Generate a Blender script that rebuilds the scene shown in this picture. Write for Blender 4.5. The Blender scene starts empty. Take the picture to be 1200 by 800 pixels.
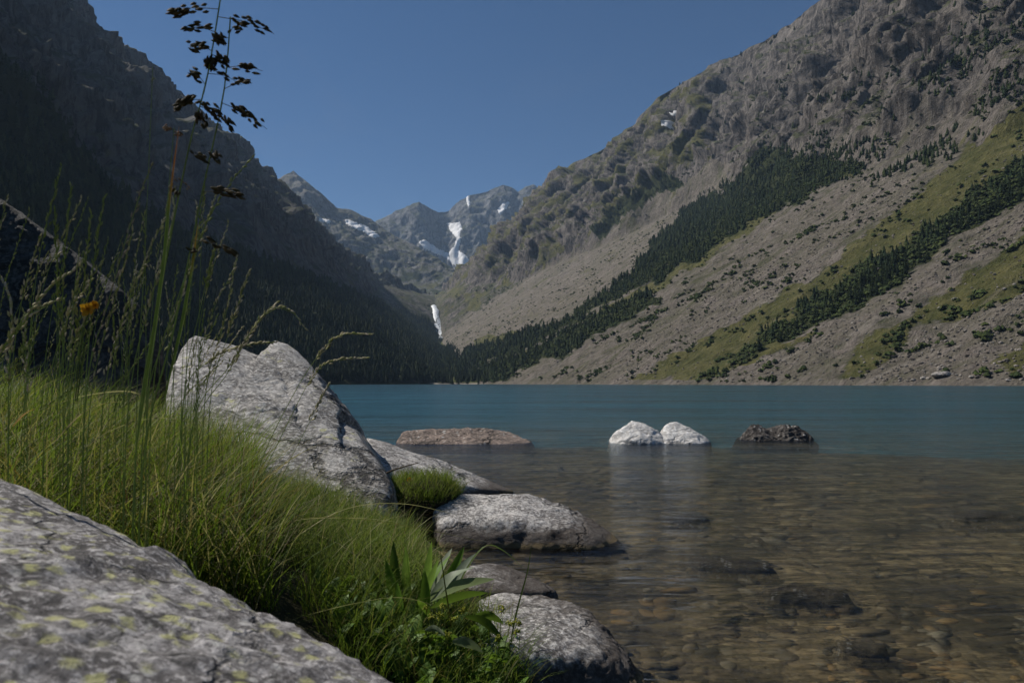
import bpy, bmesh, math, random
import numpy as np
from mathutils import Vector

random.seed(11)
RNG = np.random.RandomState(11)
SC = bpy.context.scene
COL = SC.collection

# ------------------------------------------------------------------ camera, sky, sun, exposure
CAM_H, FOC, HX, HY = 1.0, 800.0, 600.0, 449.0      # eye height over the lake (m), focal length and horizon of the 1200 px photo
cd = bpy.data.cameras.new('camera')
cam = bpy.data.objects.new('camera', cd)
COL.objects.link(cam)
cam.location = (0, 0, CAM_H)
cam.rotation_euler = (math.radians(90), 0, 0)
cd.sensor_width = 36.0
cd.lens = 24.0
cd.shift_y = 49.0 / 1200.0
cd.clip_start = 0.02
cd.clip_end = 40000
cd.dof.use_dof = True
cd.dof.focus_distance = 4.6
cd.dof.aperture_fstop = 8.0
SC.camera = cam

SUN_EL, SUN_AZ = 46.0, -64.0                        # azimuth measured from straight ahead, negative = left
world = bpy.data.worlds.new('World')
SC.world = world
world.use_nodes = True
wn = world.node_tree
bg = wn.nodes['Background']
sky = wn.nodes.new('ShaderNodeTexSky')
sky.sky_type = 'NISHITA'
sky.sun_disc = False
sky.sun_elevation = math.radians(SUN_EL)
sky.sun_rotation = math.radians(SUN_AZ)
sky.altitude = 1730
sky.air_density = 1.0
sky.dust_density = 0.0
sky.ozone_density = 4.0
# thin cirrus veils over the whole sky
tc = wn.nodes.new('ShaderNodeTexCoord')
mp = wn.nodes.new('ShaderNodeMapping')
mp.inputs['Scale'].default_value = (1.2, 2.0, 5.0)
nz = wn.nodes.new('ShaderNodeTexNoise')
nz.inputs['Scale'].default_value = 1.6
nz.inputs['Detail'].default_value = 7
nz.inputs['Distortion'].default_value = 0.6
rp = wn.nodes.new('ShaderNodeValToRGB')
rp.color_ramp.elements[0].position = 0.55
rp.color_ramp.elements[0].color = (0, 0, 0, 1)
rp.color_ramp.elements[1].position = 0.85
rp.color_ramp.elements[1].color = (0.22, 0.22, 0.22, 1)
mx = wn.nodes.new('ShaderNodeMix')
mx.data_type = 'RGBA'
mx.inputs['B'].default_value = (3.4, 3.6, 4.2, 1)
wn.links.new(tc.outputs['Generated'], mp.inputs['Vector'])
wn.links.new(mp.outputs['Vector'], nz.inputs['Vector'])
wn.links.new(nz.outputs['Fac'], rp.inputs['Fac'])
wn.links.new(rp.outputs['Color'], mx.inputs['Factor'])
wn.links.new(sky.outputs['Color'], mx.inputs['A'])
hs = wn.nodes.new('ShaderNodeHueSaturation')
hs.inputs['Saturation'].default_value = 1.18
wn.links.new(mx.outputs['Result'], hs.inputs['Color'])
wn.links.new(hs.outputs['Color'], bg.inputs['Color'])
bg.inputs['Strength'].default_value = 0.05

sl = bpy.data.lights.new('sun', 'SUN')
sl.energy = 5.0
sl.angle = math.radians(0.53)
sl.color = (1.0, 0.95, 0.87)
so = bpy.data.objects.new('sun', sl)
COL.objects.link(so)
e, a = math.radians(SUN_EL), math.radians(SUN_AZ)
SUN = Vector((math.sin(a) * math.cos(e), math.cos(a) * math.cos(e), math.sin(e)))
so.rotation_euler = (-SUN).to_track_quat('-Z', 'Y').to_euler()
so.location = (0, 0, 50)

SC.view_settings.view_transform = 'Standard'
SC.view_settings.look = 'None'
SC.view_settings.gamma = 1.0
SC.view_settings.use_curve_mapping = False
SC.view_settings.exposure = 0.2
SC.render.engine = 'CYCLES'
SC.cycles.use_denoising = True
SC.cycles.max_bounces = 7
SC.cycles.diffuse_bounces = 2
SC.cycles.glossy_bounces = 2
SC.cycles.transmission_bounces = 3
SC.cycles.transparent_max_bounces = 8
SC.cycles.volume_bounces = 1
SC.cycles.caustics_reflective = False
SC.cycles.caustics_refractive = False
SC.cycles.sample_clamp_indirect = 4.0


# ------------------------------------------------------------------ helpers
def pt(px, py, d):
    """direction of a photo pixel, taken out to the distance d (metres ahead)"""
    return np.array([(px - HX) / FOC * d, d, CAM_H + (HY - py) / FOC * d])


def on_water(px, py):
    return pt(px, py, CAM_H * FOC / (py - HY))


def project(P):
    Y = np.maximum(P[..., 1], 0.05)
    return HX + FOC * P[..., 0] / Y, HY - FOC * (P[..., 2] - CAM_H) / Y


_pr = np.random.RandomState(5)
PERM = np.concatenate([_pr.permutation(256)] * 2)
GRAD = _pr.normal(size=(256, 3))
GRAD /= np.linalg.norm(GRAD, axis=1)[:, None]


def perlin(p):
    i = np.floor(p).astype(np.int64)
    f = p - i
    u = f * f * f * (f * (f * 6 - 15) + 10)
    i &= 255
    out = 0
    for dx in (0, 1):
        wx = u[:, 0] if dx else 1 - u[:, 0]
        for dy in (0, 1):
            wy = u[:, 1] if dy else 1 - u[:, 1]
            h2 = PERM[PERM[(i[:, 0] + dx) & 255] + ((i[:, 1] + dy) & 255)]
            for dz in (0, 1):
                wz = u[:, 2] if dz else 1 - u[:, 2]
                g = GRAD[PERM[h2 + ((i[:, 2] + dz) & 255)]]
                dot = g[:, 0] * (f[:, 0] - dx) + g[:, 1] * (f[:, 1] - dy) + g[:, 2] * (f[:, 2] - dz)
                out = out + wx * wy * wz * dot
    return out * 1.5


def fbm(p, octv=5, gain=0.5, lac=2.03):
    s, amp, tot = 0, 1.0, 0
    q = np.array(p, dtype=float)
    for k in range(octv):
        s = s + amp * perlin(q + 17.3 * k)
        tot += amp
        amp *= gain
        q = q * lac
    return s / tot


def ridged(p, octv=5, gain=0.5, lac=2.07):
    s, amp, tot = 0, 1.0, 0
    q = np.array(p, dtype=float)
    for k in range(octv):
        s = s + amp * (1 - 2 * np.abs(perlin(q + 31.7 * k)))
        tot += amp
        amp *= gain
        q = q * lac
    return s / tot


def smooth(x, a, b):
    t = np.clip((x - a) / (b - a), 0, 1)
    return t * t * (3 - 2 * t)


def inside(px, py, poly):
    n = len(poly)
    res = np.zeros(px.shape, bool)
    j = n - 1
    for i in range(n):
        xi, yi = poly[i]
        xj, yj = poly[j]
        c = ((yi > py) != (yj > py)) & (px < (xj - xi) * (py - yi) / ((yj - yi) + 1e-9) + xi)
        res ^= c
        j = i
    return res


def make_mesh(name, V, F, mats, shade=True, attrs=None, midx=None):
    """V (n,3), F (m,k) with k = 3 or 4"""
    V = np.asarray(V, dtype=np.float32)
    F = np.asarray(F, dtype=np.int32)
    me = bpy.data.meshes.new(name)
    me.vertices.add(len(V))
    me.vertices.foreach_set('co', V.ravel())
    k = F.shape[1]
    me.loops.add(F.size)
    me.loops.foreach_set('vertex_index', F.ravel())
    me.polygons.add(len(F))
    me.polygons.foreach_set('loop_start', np.arange(0, F.size, k, dtype=np.int32))
    me.polygons.foreach_set('loop_total', np.full(len(F), k, dtype=np.int32))
    me.polygons.foreach_set('use_smooth', np.full(len(F), bool(shade)))
    for m in (mats if isinstance(mats, (list, tuple)) else [mats]):
        me.materials.append(m)
    if midx is not None:
        me.polygons.foreach_set('material_index', np.asarray(midx, dtype=np.int32))
    for nm, arr in (attrs or {}).items():
        arr = np.asarray(arr, dtype=np.float32)
        if arr.ndim == 1:
            at = me.attributes.new(nm, 'FLOAT', 'POINT')
            at.data.foreach_set('value', arr)
        else:
            if arr.shape[1] == 3:
                arr = np.concatenate([arr, np.ones((len(arr), 1), np.float32)], 1)
            at = me.attributes.new(nm, 'FLOAT_COLOR', 'POINT')
            at.data.foreach_set('color', arr.ravel())
    me.update()
    me.validate()
    return me


def link(name, data, parent=None, loc=None):
    o = bpy.data.objects.new(name, data)
    COL.objects.link(o)
    if parent is not None:
        o.parent = parent
    if loc is not None:
        o.location = loc
    return o


def tag(o, label=None, cat=None, group=None, kind=None):
    if label:
        o['label'] = label
    if cat:
        o['category'] = cat
    if group:
        o['group'] = group
    if kind:
        o['kind'] = kind
    return o


def grid_faces(nu, nv):
    i = np.arange(nu - 1)[:, None] * nv + np.arange(nv - 1)[None, :]
    i = i.ravel()
    return np.stack([i, i + nv, i + nv + 1, i + 1], 1)


def tri(F):
    return np.concatenate([F[:, [0, 1, 2]], F[:, [0, 2, 3]]]) if F.shape[1] == 4 else F


class MB:
    """collects vertices, triangles and a colour per vertex into one mesh"""

    def __init__(self):
        self.V, self.F, self.C, self.n = [], [], [], 0

    def add(self, V, F, c=(1, 1, 1)):
        V = np.asarray(V, float)
        self.V.append(V)
        self.F.append(tri(np.asarray(F)) + self.n)
        c = np.asarray(c, float)
        self.C.append(np.tile(c, (len(V), 1)) if c.ndim == 1 else c)
        self.n += len(V)

    def tube(self, P, R, c=(1, 1, 1), sides=5):
        P = np.asarray(P, float)
        R = np.broadcast_to(np.asarray(R, float), (len(P),))
        T = np.gradient(P, axis=0)
        T /= np.linalg.norm(T, axis=1)[:, None] + 1e-9
        ref = np.array([0.31, 0.92, 0.23])
        A = np.cross(T, ref)
        A /= np.linalg.norm(A, axis=1)[:, None] + 1e-9
        B = np.cross(T, A)
        th = np.linspace(0, 2 * math.pi, sides, endpoint=False)
        V = P[:, None, :] + R[:, None, None] * (np.cos(th)[None, :, None] * A[:, None, :] + np.sin(th)[None, :, None] * B[:, None, :])
        n = len(P)
        F = []
        for i in range(n - 1):
            for j in range(sides):
                k = (j + 1) % sides
                F.append((i * sides + j, i * sides + k, (i + 1) * sides + k, (i + 1) * sides + j))
        c = np.asarray(c, float)
        if c.ndim == 2:
            c = np.repeat(c, sides, 0)
        self.add(V.reshape(-1, 3), F, c)

    def ribbon(self, P, W, side, c=(1, 1, 1), keel=0.0):
        """a blade: two strips meeting at a midrib"""
        P = np.asarray(P, float)
        n = len(P)
        W = np.asarray(W, float)
        side = np.asarray(side, float)
        T = np.gradient(P, axis=0)
        T /= np.linalg.norm(T, axis=1)[:, None] + 1e-9
        S = side - T * (T @ side)[:, None]
        S /= np.linalg.norm(S, axis=1)[:, None] + 1e-9
        U = np.cross(S, T)
        L = P - S * W[:, None] + U * (W * keel)[:, None]
        R = P + S * W[:, None] + U * (W * keel)[:, None]
        V = np.concatenate([L, P, R])
        F = []
        for i in range(n - 1):
            F.append((i, n + i, n + i + 1, i + 1))
            F.append((n + i, 2 * n + i, 2 * n + i + 1, n + i + 1))
        c = np.asarray(c, float)
        if c.ndim == 2:
            c = np.concatenate([c, c, c])
        self.add(V, F, c)

    def blob(self, c, ax, r, l, col=(1, 1, 1), sides=5):
        """a pointed grain along ax"""
        ax = np.asarray(ax, float)
        ax = ax / (np.linalg.norm(ax) + 1e-9)
        c = np.asarray(c, float)
        t = np.array([-0.5, -0.2, 0.15, 0.5])
        rr = np.array([0.15, 1.0, 0.8, 0.05]) * r
        self.tube(c + ax[None, :] * (t * l)[:, None], rr, col, sides)

    def build(self, name, mat, parent=None, origin=None, shade=True):
        V = np.concatenate(self.V)
        if origin is not None:
            V = V - np.asarray(origin)
        me = make_mesh(name, V, np.concatenate(self.F), mat, shade, {'tint': np.concatenate(self.C)})
        return link(name, me, parent)


# ------------------------------------------------------------------ material helpers
class G:
    def __init__(self, name):
        self.m = bpy.data.materials.new(name)
        self.m.use_nodes = True
        self.nt = self.m.node_tree
        self.nt.nodes.clear()
        self.out = self.nt.nodes.new('ShaderNodeOutputMaterial')

    def n(self, typ, ins=None, **props):
        nd = self.nt.nodes.new('ShaderNode' + typ)
        for k, v in props.items():
            setattr(nd, k, v)
        for k, v in (ins or {}).items():
            s = nd.inputs[k]
            if isinstance(v, bpy.types.NodeSocket):
                self.nt.links.new(v, s)
            else:
                s.default_value = v
        return nd

    def noise(self, vec, scale, detail=4, rough=0.55, dist=0.0):
        return self.n('TexNoise', {'Vector': vec, 'Scale': scale, 'Detail': detail, 'Roughness': rough, 'Distortion': dist}).outputs['Fac']

    def vor(self, vec, scale, out='Distance', feature='F1', rnd=1.0):
        return self.n('TexVoronoi', {'Vector': vec, 'Scale': scale, 'Randomness': rnd}, feature=feature).outputs[out]

    def ramp(self, fac, stops, interp='LINEAR'):
        r = self.n('ValToRGB', {'Fac': fac})
        r.color_ramp.interpolation = interp
        el = r.color_ramp.elements
        while len(el) < len(stops):
            el.new(0.5)
        for q, (p, c) in zip(el, stops):
            q.position = p
            q.color = (c, c, c, 1) if isinstance(c, (int, float)) else (*c, 1)
        return r.outputs['Color']

    def mix(self, fac, a, b, mode='MIX'):
        nd = self.n('Mix', data_type='RGBA', blend_type=mode)
        for k, v in (('Factor', fac), ('A', a), ('B', b)):
            s = [q for q in nd.inputs if q.name == k and (k == 'Factor' and q.type == 'VALUE' or q.type == 'RGBA')][0]
            if isinstance(v, bpy.types.NodeSocket):
                self.nt.links.new(v, s)
            else:
                s.default_value = v if k == 'Factor' else (*v, 1)
        return [q for q in nd.outputs if q.type == 'RGBA'][0]

    def math(self, op, a, b=0.0, clamp=False):
        nd = self.n('Math', operation=op, use_clamp=clamp)
        for i, v in enumerate((a, b)):
            if isinstance(v, bpy.types.NodeSocket):
                self.nt.links.new(v, nd.inputs[i])
            else:
                nd.inputs[i].default_value = v
        return nd.outputs[0]

    def attr(self, name):
        return self.n('Attribute', attribute_name=name)

    def mapping(self, vec, scale, rot=(0, 0, 0)):
        return self.n('Mapping', {'Vector': vec, 'Scale': scale, 'Rotation': rot}).outputs[0]

    def bump(self, h, strength, dist, normal=None):
        d = {'Height': h, 'Strength': strength, 'Distance': dist}
        if normal is not None:
            d['Normal'] = normal
        return self.n('Bump', d).outputs[0]

    def surf(self, sock, slot='Surface'):
        self.nt.links.new(sock, self.out.inputs[slot])
        return self.m

    def bsdf(self, col, rough=0.8, spec=0.3, normal=None):
        d = {'Base Color': col if isinstance(col, bpy.types.NodeSocket) else (*col, 1), 'Roughness': rough, 'Specular IOR Level': spec}
        if normal is not None:
            d['Normal'] = normal
        return self.n('BsdfPrincipled', d).outputs[0]


def rock_material(name, lo, hi, lichen=0.3, scale=1.0, dark=0.5, wet=False, pale=0.0, spots=0.8, lich_col=(0.50, 0.49, 0.20)):
    g = G(name)
    ob = g.n('TexCoord').outputs['Object']
    big = g.noise(ob, 3.4 * scale, 7, 0.62, 0.8)
    mid = g.noise(ob, 8 * scale, 9, 0.72, 0.6)
    fine = g.noise(ob, 55 * scale, 6, 0.75)
    grain = g.noise(ob, 190 * scale, 3, 0.7)
    col = g.mix(g.ramp(mid, [(0.40, 0), (0.60, 1)]), lo, hi)
    col = g.mix(g.ramp(big, [(0.36, 0.8), (0.52, 0)]), col, tuple(x * 0.55 for x in lo))
    col = g.mix(g.ramp(big, [(0.54, 0), (0.68, 0.6)]), col, tuple(min(1, x * 1.15) for x in hi))
    # crystals
    col = g.mix(g.ramp(fine, [(0.52, 0), (0.58, 0.75)]), col, tuple(min(1, x * 1.5) for x in hi))
    col = g.mix(g.ramp(fine, [(0.40, 0.7 * dark), (0.47, 0)]), col, tuple(x * 0.4 for x in lo))
    col = g.mix(g.ramp(grain, [(0.30, 0.6 * dark), (0.42, 0)]), col, (0.03, 0.028, 0.027))
    # black crust lichen
    bl = g.math('MULTIPLY', g.ramp(g.noise(ob, 14 * scale, 8, 0.75, 0.8), [(0.50, 0), (0.60, 1)]),
                g.ramp(g.noise(ob, 2.7 * scale, 3, 0.5), [(0.42, 0), (0.6, 1)]))
    col = g.mix(g.math('MULTIPLY', bl, dark), col, (0.035, 0.033, 0.032))
    # pale grey lichen rosettes
    pl = g.ramp(g.vor(g.mapping(ob, (1, 1, 1)), 26 * scale), [(0.20, 1), (0.34, 0)])
    pl = g.math('MULTIPLY', pl, g.ramp(g.noise(ob, 11 * scale, 5, 0.7), [(0.5, 0), (0.58, 1)]))
    col = g.mix(g.math('MULTIPLY', pl, spots), col, (0.52, 0.51, 0.49))
    # yellow-green map lichen
    if lichen > 0:
        ya = g.n('TexNoise', {'Vector': ob, 'Scale': 16 * scale, 'Detail': 7, 'Roughness': 0.7}).outputs['Color']
        vv = g.n('VectorMath', {0: ob, 1: ya}, operation='ADD')
        dv = g.n('VectorMath', {0: ya, 'Scale': 0.07 / scale}, operation='SCALE').outputs[0]
        vv = g.n('VectorMath', {0: ob, 1: dv}, operation='ADD').outputs[0]
        y = g.ramp(g.vor(vv, 21 * scale), [(0.22, 1), (0.38, 0)])
        y = g.math('MULTIPLY', y, g.ramp(g.noise(ob, 3.6 * scale, 8, 0.72, 0.8), [(0.66 - 0.20 * lichen, 0), (0.74 - 0.20 * lichen, 1)]))
        y = g.math('MULTIPLY', y, g.ramp(fine, [(0.36, 0.25), (0.52, 1)]))
        col = g.mix(g.math('MULTIPLY', y, 0.75), col, lich_col)
    # joints and hairline cracks
    cw_ = g.n('VectorMath', {0: g.n('TexNoise', {'Vector': ob, 'Scale': 2.2 * scale, 'Detail': 6, 'Roughness': 0.65}).outputs['Color'], 'Scale': 0.55 / scale}, operation='SCALE').outputs[0]
    cv = g.mapping(g.n('VectorMath', {0: ob, 1: cw_}, operation='ADD').outputs[0], (1.0, 1.0, 0.55), (0.3, 0.5, 0.2))
    crk = g.ramp(g.vor(cv, 1.9 * scale, 'Distance', 'DISTANCE_TO_EDGE'), [(0.004, 1), (0.030, 0)])
    crk = g.math('MULTIPLY', crk, g.ramp(g.noise(ob, 1.7 * scale, 3), [(0.44, 0), (0.56, 1)]))
    col = g.mix(g.math('MULTIPLY', crk, 0.85), col, (0.03, 0.027, 0.024))
    if pale:
        col = g.mix(pale, col, (0.62, 0.60, 0.57))
    rough = 0.85
    if wet:
        wz = g.n('SeparateXYZ', {0: g.n('NewGeometry').outputs['Position']}).outputs[2]
        wj = g.math('ADD', wz, g.math('MULTIPLY', g.math('SUBTRACT', mid, 0.5), 0.10))
        col = g.mix(g.ramp(wj, [(0.085, 0.88), (0.14, 0)]), col, (0.055, 0.043, 0.035))
        col = g.mix(g.ramp(wj, [(0.012, 0.8), (0.035, 0)]), col, (0.17, 0.125, 0.06))
    h = g.math('ADD', g.math('MULTIPLY', mid, 0.6), g.math('MULTIPLY', fine, 0.28))
    h = g.math('ADD', h, g.math('MULTIPLY', grain, 0.07))
    h = g.math('SUBTRACT', h, g.math('MULTIPLY', crk, 0.5))
    nrm = g.bump(h, 1.0, 0.034 / scale)
    return g.surf(g.bsdf(col, rough, 0.25, nrm))


MAT = {}
MAT['boulder'] = rock_material('granite_lichen', (0.20, 0.185, 0.17), (0.48, 0.455, 0.425), 0.62, 0.62, 0.85)
MAT['front'] = rock_material('granite_front', (0.13, 0.118, 0.115), (0.42, 0.40, 0.395), 1.5, 1.5, 1.0)
MAT['shore'] = rock_material('granite_shore', (0.18, 0.165, 0.155), (0.52, 0.495, 0.47), 0.12, 0.95, 1.0, wet=True)
MAT['white'] = rock_material('granite_white', (0.38, 0.36, 0.345), (0.78, 0.76, 0.73), 0.0, 0.35, 0.8, wet=False, pale=0.3)
MAT['block'] = rock_material('granite_block', (0.20, 0.185, 0.17), (0.42, 0.39, 0.36), 0.0, 0.08, 0.6)
MAT['darkrock'] = rock_material('granite_dark', (0.035, 0.03, 0.028), (0.10, 0.09, 0.082), 0.0, 0.4, 0.9)
MAT['brownslab'] = rock_material('granite_brown', (0.12, 0.095, 0.08), (0.27, 0.21, 0.175), 0.0, 0.4, 0.7)
MAT['shaderock'] = rock_material('granite_shade_tint', (0.03, 0.03, 0.026), (0.075, 0.072, 0.066), 0.1, 0.5, 0.7, spots=0.1)  # granite darkened: the boulder's shade is put into its colour
MAT['subrock'] = rock_material('rock_underwater', (0.05, 0.04, 0.025), (0.13, 0.10, 0.06), 0.0, 1.0, 0.6)


def plant_material(name, transl=0.35, rough=0.45, spec=0.3):
    g = G(name)
    c = g.attr('tint').outputs['Color']
    ob = g.n('TexCoord').outputs['Object']
    c = g.mix(g.ramp(g.noise(ob, 40, 3), [(0.3, 0.35), (0.7, 0)]), c, (0.02, 0.03, 0.01))
    s = g.bsdf(c, rough, spec)
    t = g.n('BsdfTranslucent', {'Color': g.mix(0.4, c, (0.16, 0.22, 0.02))}).outputs[0]
    return g.surf(g.n('MixShader', {0: transl, 1: s, 2: t}).outputs[0])


MAT['grass'] = plant_material('grass_blades', 0.48, 0.6, 0.15)
MAT['leaf'] = plant_material('broad_leaf', 0.42, 0.55, 0.3)
MAT['stem'] = plant_material('grass_stem', 0.35)
MAT['seed'] = plant_material('seed_head', 0.3, 0.7, 0.1)
MAT['flower'] = plant_material('petals', 0.3, 0.5, 0.2)


def tint_material(name, rough=0.9):
    g = G(name)
    c = g.attr('tint').outputs['Color']
    pos = g.n('NewGeometry').outputs['Position']
    c = g.mix(g.ramp(g.noise(pos, 0.9, 4, 0.7), [(0.35, 0.6), (0.65, 0)]), c, (0.008, 0.012, 0.006))
    return g.surf(g.bsdf(c, rough, 0.1))


MAT['conifer'] = tint_material('conifer_foliage')
MAT['stone'] = tint_material('scree_stone')
g = G('bark')
MAT['bark'] = g.surf(g.bsdf(g.mix(g.noise(g.n('TexCoord').outputs['Object'], 6, 5), (0.05, 0.035, 0.025), (0.14, 0.11, 0.09)), 0.9, 0.1))


def mountain_material(name, rock_lo, rock_hi, scale=1.0, relief=1.0):
    """zone attribute: R meadow, G scree, B forest floor"""
    g = G(name)
    pos = g.n('NewGeometry').outputs['Position']
    z = g.n('SeparateColor', {0: g.attr('zone').outputs['Color']})
    big = g.noise(pos, 0.011 * scale, 7, 0.62, 0.5)
    mid = g.noise(pos, 0.055 * scale, 8, 0.7, 0.3)
    fine = g.noise(pos, 0.30 * scale, 6, 0.75)
    st = g.noise(g.mapping(pos, (1, 1, 0.22)), 0.10 * scale, 7, 0.7, 0.8)
    col = g.mix(g.ramp(mid, [(0.33, 0), (0.67, 1)]), rock_lo, rock_hi)
    col = g.mix(g.ramp(st, [(0.42, 0.9), (0.54, 0)]), col, tuple(x * 0.30 for x in rock_lo))
    col = g.mix(g.ramp(big, [(0.5, 0), (0.7, 0.5)]), col, tuple(min(1, x * 1.3) for x in rock_hi))
    # grass ledges where the rock lies flatter
    nz_ = g.n('SeparateXYZ', {0: g.n('NewGeometry').outputs['Normal']}).outputs[2]
    led = g.math('MULTIPLY', g.ramp(nz_, [(0.50, 0), (0.74, 1)]), g.ramp(g.noise(pos, 0.03 * scale, 6, 0.7), [(0.42, 0), (0.56, 1)]))
    col = g.mix(g.math('MULTIPLY', led, 0.85), col, (0.060, 0.068, 0.026))
    mead = g.mix(g.ramp(mid, [(0.35, 0), (0.65, 1)]), (0.060, 0.066, 0.020), (0.130, 0.120, 0.046))
    mead = g.mix(g.ramp(fine, [(0.56, 0), (0.70, 0.7)]), mead, (0.20, 0.18, 0.13))
    scr = g.mix(g.ramp(fine, [(0.30, 0), (0.70, 1)]), (0.105, 0.088, 0.076), (0.27, 0.235, 0.205))
    scr = g.mix(g.ramp(mid, [(0.40, 0.45), (0.60, 0)]), scr, (0.085, 0.085, 0.045))
    frs = g.mix(mid, (0.020, 0.026, 0.010), (0.055, 0.065, 0.022))
    fl = g.noise(g.mapping(pos, (0.10, 1.0, 0.16)), 0.075 * scale, 6, 0.65, 0.4)
    scr = g.mix(g.ramp(fl, [(0.52, 0), (0.66, 0.75)]), scr, (0.075, 0.080, 0.036))
    scr = g.mix(g.ramp(fl, [(0.30, 0.6), (0.42, 0)]), scr, (0.33, 0.295, 0.26))
    mead = g.mix(g.ramp(fl, [(0.30, 0.65), (0.42, 0)]), mead, (0.17, 0.15, 0.105))
    mead = g.mix(g.ramp(fine, [(0.32, 0.75), (0.44, 0)]), mead, (0.028, 0.038, 0.013))
    j = g.math('ADD', g.math('MULTIPLY', g.math('SUBTRACT', mid, 0.5), 0.9), g.math('MULTIPLY', g.math('SUBTRACT', fl, 0.5), 0.8))
    for ch, c2 in ((1, scr), (0, mead), (2, frs)):
        f = g.math('ADD', z.outputs[ch], j)
        col = g.mix(g.ramp(f, [(0.38, 0), (0.62, 1)]), col, c2)
    h = g.math('ADD', g.math('MULTIPLY', mid, 5.0), g.math('MULTIPLY', fine, 1.3))
    h = g.math('ADD', h, g.math('MULTIPLY', st, 4.0))
    nrm = g.bump(h, 1.0, relief * 1.6)
    return g.surf(g.bsdf(col, 0.92, 0.1, nrm))


MAT['mt_right'] = mountain_material('mountain_rock_right', (0.095, 0.085, 0.078), (0.215, 0.19, 0.17), 1.0, 1.0)
MAT['mt_left'] = mountain_material('mountain_rock_left', (0.085, 0.080, 0.076), (0.20, 0.185, 0.17), 1.0, 1.0)
MAT['mt_mid'] = mountain_material('mountain_rock_mid', (0.11, 0.105, 0.10), (0.24, 0.225, 0.205), 0.6, 1.6)
MAT['mt_far'] = mountain_material('mountain_rock_far', (0.12, 0.12, 0.125), (0.26, 0.255, 0.25), 0.5, 2.2)
g = G('snow')
pos = g.n('NewGeometry').outputs['Position']
MAT['snow'] = g.surf(g.bsdf(g.mix(g.ramp(g.noise(pos, 0.05, 6, 0.7), [(0.35, 0), (0.65, 1)]), (0.55, 0.54, 0.53), (0.82, 0.82, 0.83)), 0.7, 0.2))
g = G('white_water')
pos = g.n('NewGeometry').outputs['Position']
MAT['foam'] = g.surf(g.bsdf(g.mix(g.ramp(g.noise(g.mapping(pos, (1, 1, .15)), 0.35, 5, 0.7), [(0.35, 0), (0.6, 1)]), (0.3, 0.33, 0.35), (0.8, 0.82, 0.84)), 0.5, 0.3))

# ground: soil and turf on the bank, gravel under water, meadow up the valley
g = G('ground')
pos = g.n('NewGeometry').outputs['Position']
sep = g.n('SeparateXYZ', {0: pos})
soil = g.mix(g.noise(pos, 9, 6, 0.7), (0.018, 0.015, 0.010), (0.055, 0.055, 0.022))
pw_ = g.n('VectorMath', {0: g.n('TexNoise', {'Vector': pos, 'Scale': 5.0, 'Detail': 5}).outputs['Color'], 'Scale': 0.22}, operation='SCALE').outputs[0]
pvec = g.mapping(g.n('VectorMath', {0: pos, 1: pw_}, operation='ADD').outputs[0], (0.55, 1.0, 1.0))
vorc = g.n('TexVoronoi', {'Vector': pvec, 'Scale': 15}, feature='F1')
peb = g.mix(g.ramp(vorc.outputs['Color'], [(0.2, 0), (0.8, 1)]), (0.13, 0.095, 0.048), (0.47, 0.34, 0.175))
peb = g.mix(g.ramp(g.vor(pvec, 15, 'Distance', 'DISTANCE_TO_EDGE'), [(0.0, 0.4), (0.12, 0)]), peb, (0.02, 0.017, 0.010))
peb = g.mix(g.ramp(g.noise(pos, 1.1, 6, 0.65), [(0.40, 0.85), (0.56, 0)]), peb, (0.06, 0.046, 0.026))
peb = g.mix(g.ramp(g.noise(pos, 6, 5, 0.7), [(0.58, 0), (0.70, 0.7)]), peb, (0.42, 0.30, 0.15))
silt = g.mix(g.noise(pos, 0.3, 5), (0.06, 0.075, 0.06), (0.11, 0.13, 0.10))
bed = g.mix(g.ramp(sep.outputs[2], [(0.0, 1), (1.0, 0)]), peb, silt)
dz = g.math('ADD', sep.outputs[2], 1.6)
bed = g.mix(g.ramp(dz, [(0.2, 1), (1.1, 0)]), peb, silt)
col = g.mix(g.ramp(g.math('ADD', sep.outputs[2], 0.5), [(0.50, 0), (0.53, 1)]), bed, soil)
vall = g.mix(g.noise(pos, 0.05, 6, 0.7), (0.035, 0.045, 0.014), (0.12, 0.125, 0.035))
beach = g.mix(g.noise(pos, 0.5, 4), (0.16, 0.14, 0.11), (0.30, 0.27, 0.22))
vall = g.mix(g.ramp(g.math('MULTIPLY', sep.outputs[2], 0.2), [(0.22, 1), (0.42, 0)]), vall, beach)
nzg = g.n('SeparateXYZ', {0: g.n('NewGeometry').outputs['Normal']}).outputs[2]
vall = g.mix(g.ramp(g.math('MULTIPLY', sep.outputs[1], 0.0001), [(0.180, 0), (0.187, 0.9)]), vall, g.mix(g.noise(pos, 0.06, 6, 0.7), (0.03, 0.034, 0.02), (0.12, 0.115, 0.09)))
far = g.ramp(g.math('MULTIPLY', sep.outputs[1], 0.001), [(0.60, 0), (0.68, 1)])
far = g.math('MULTIPLY', far, g.ramp(sep.outputs[2], [(0.0, 0), (0.05, 1)]))
col = g.mix(far, col, vall)
nrm = g.bump(g.math('ADD', g.noise(pos, 14, 6, 0.7), g.math('MULTIPLY', g.vor(pos, 13), -0.6)), 0.8, 0.04)
MAT['ground'] = g.surf(g.bsdf(col, 0.9, 0.1, nrm))

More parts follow.
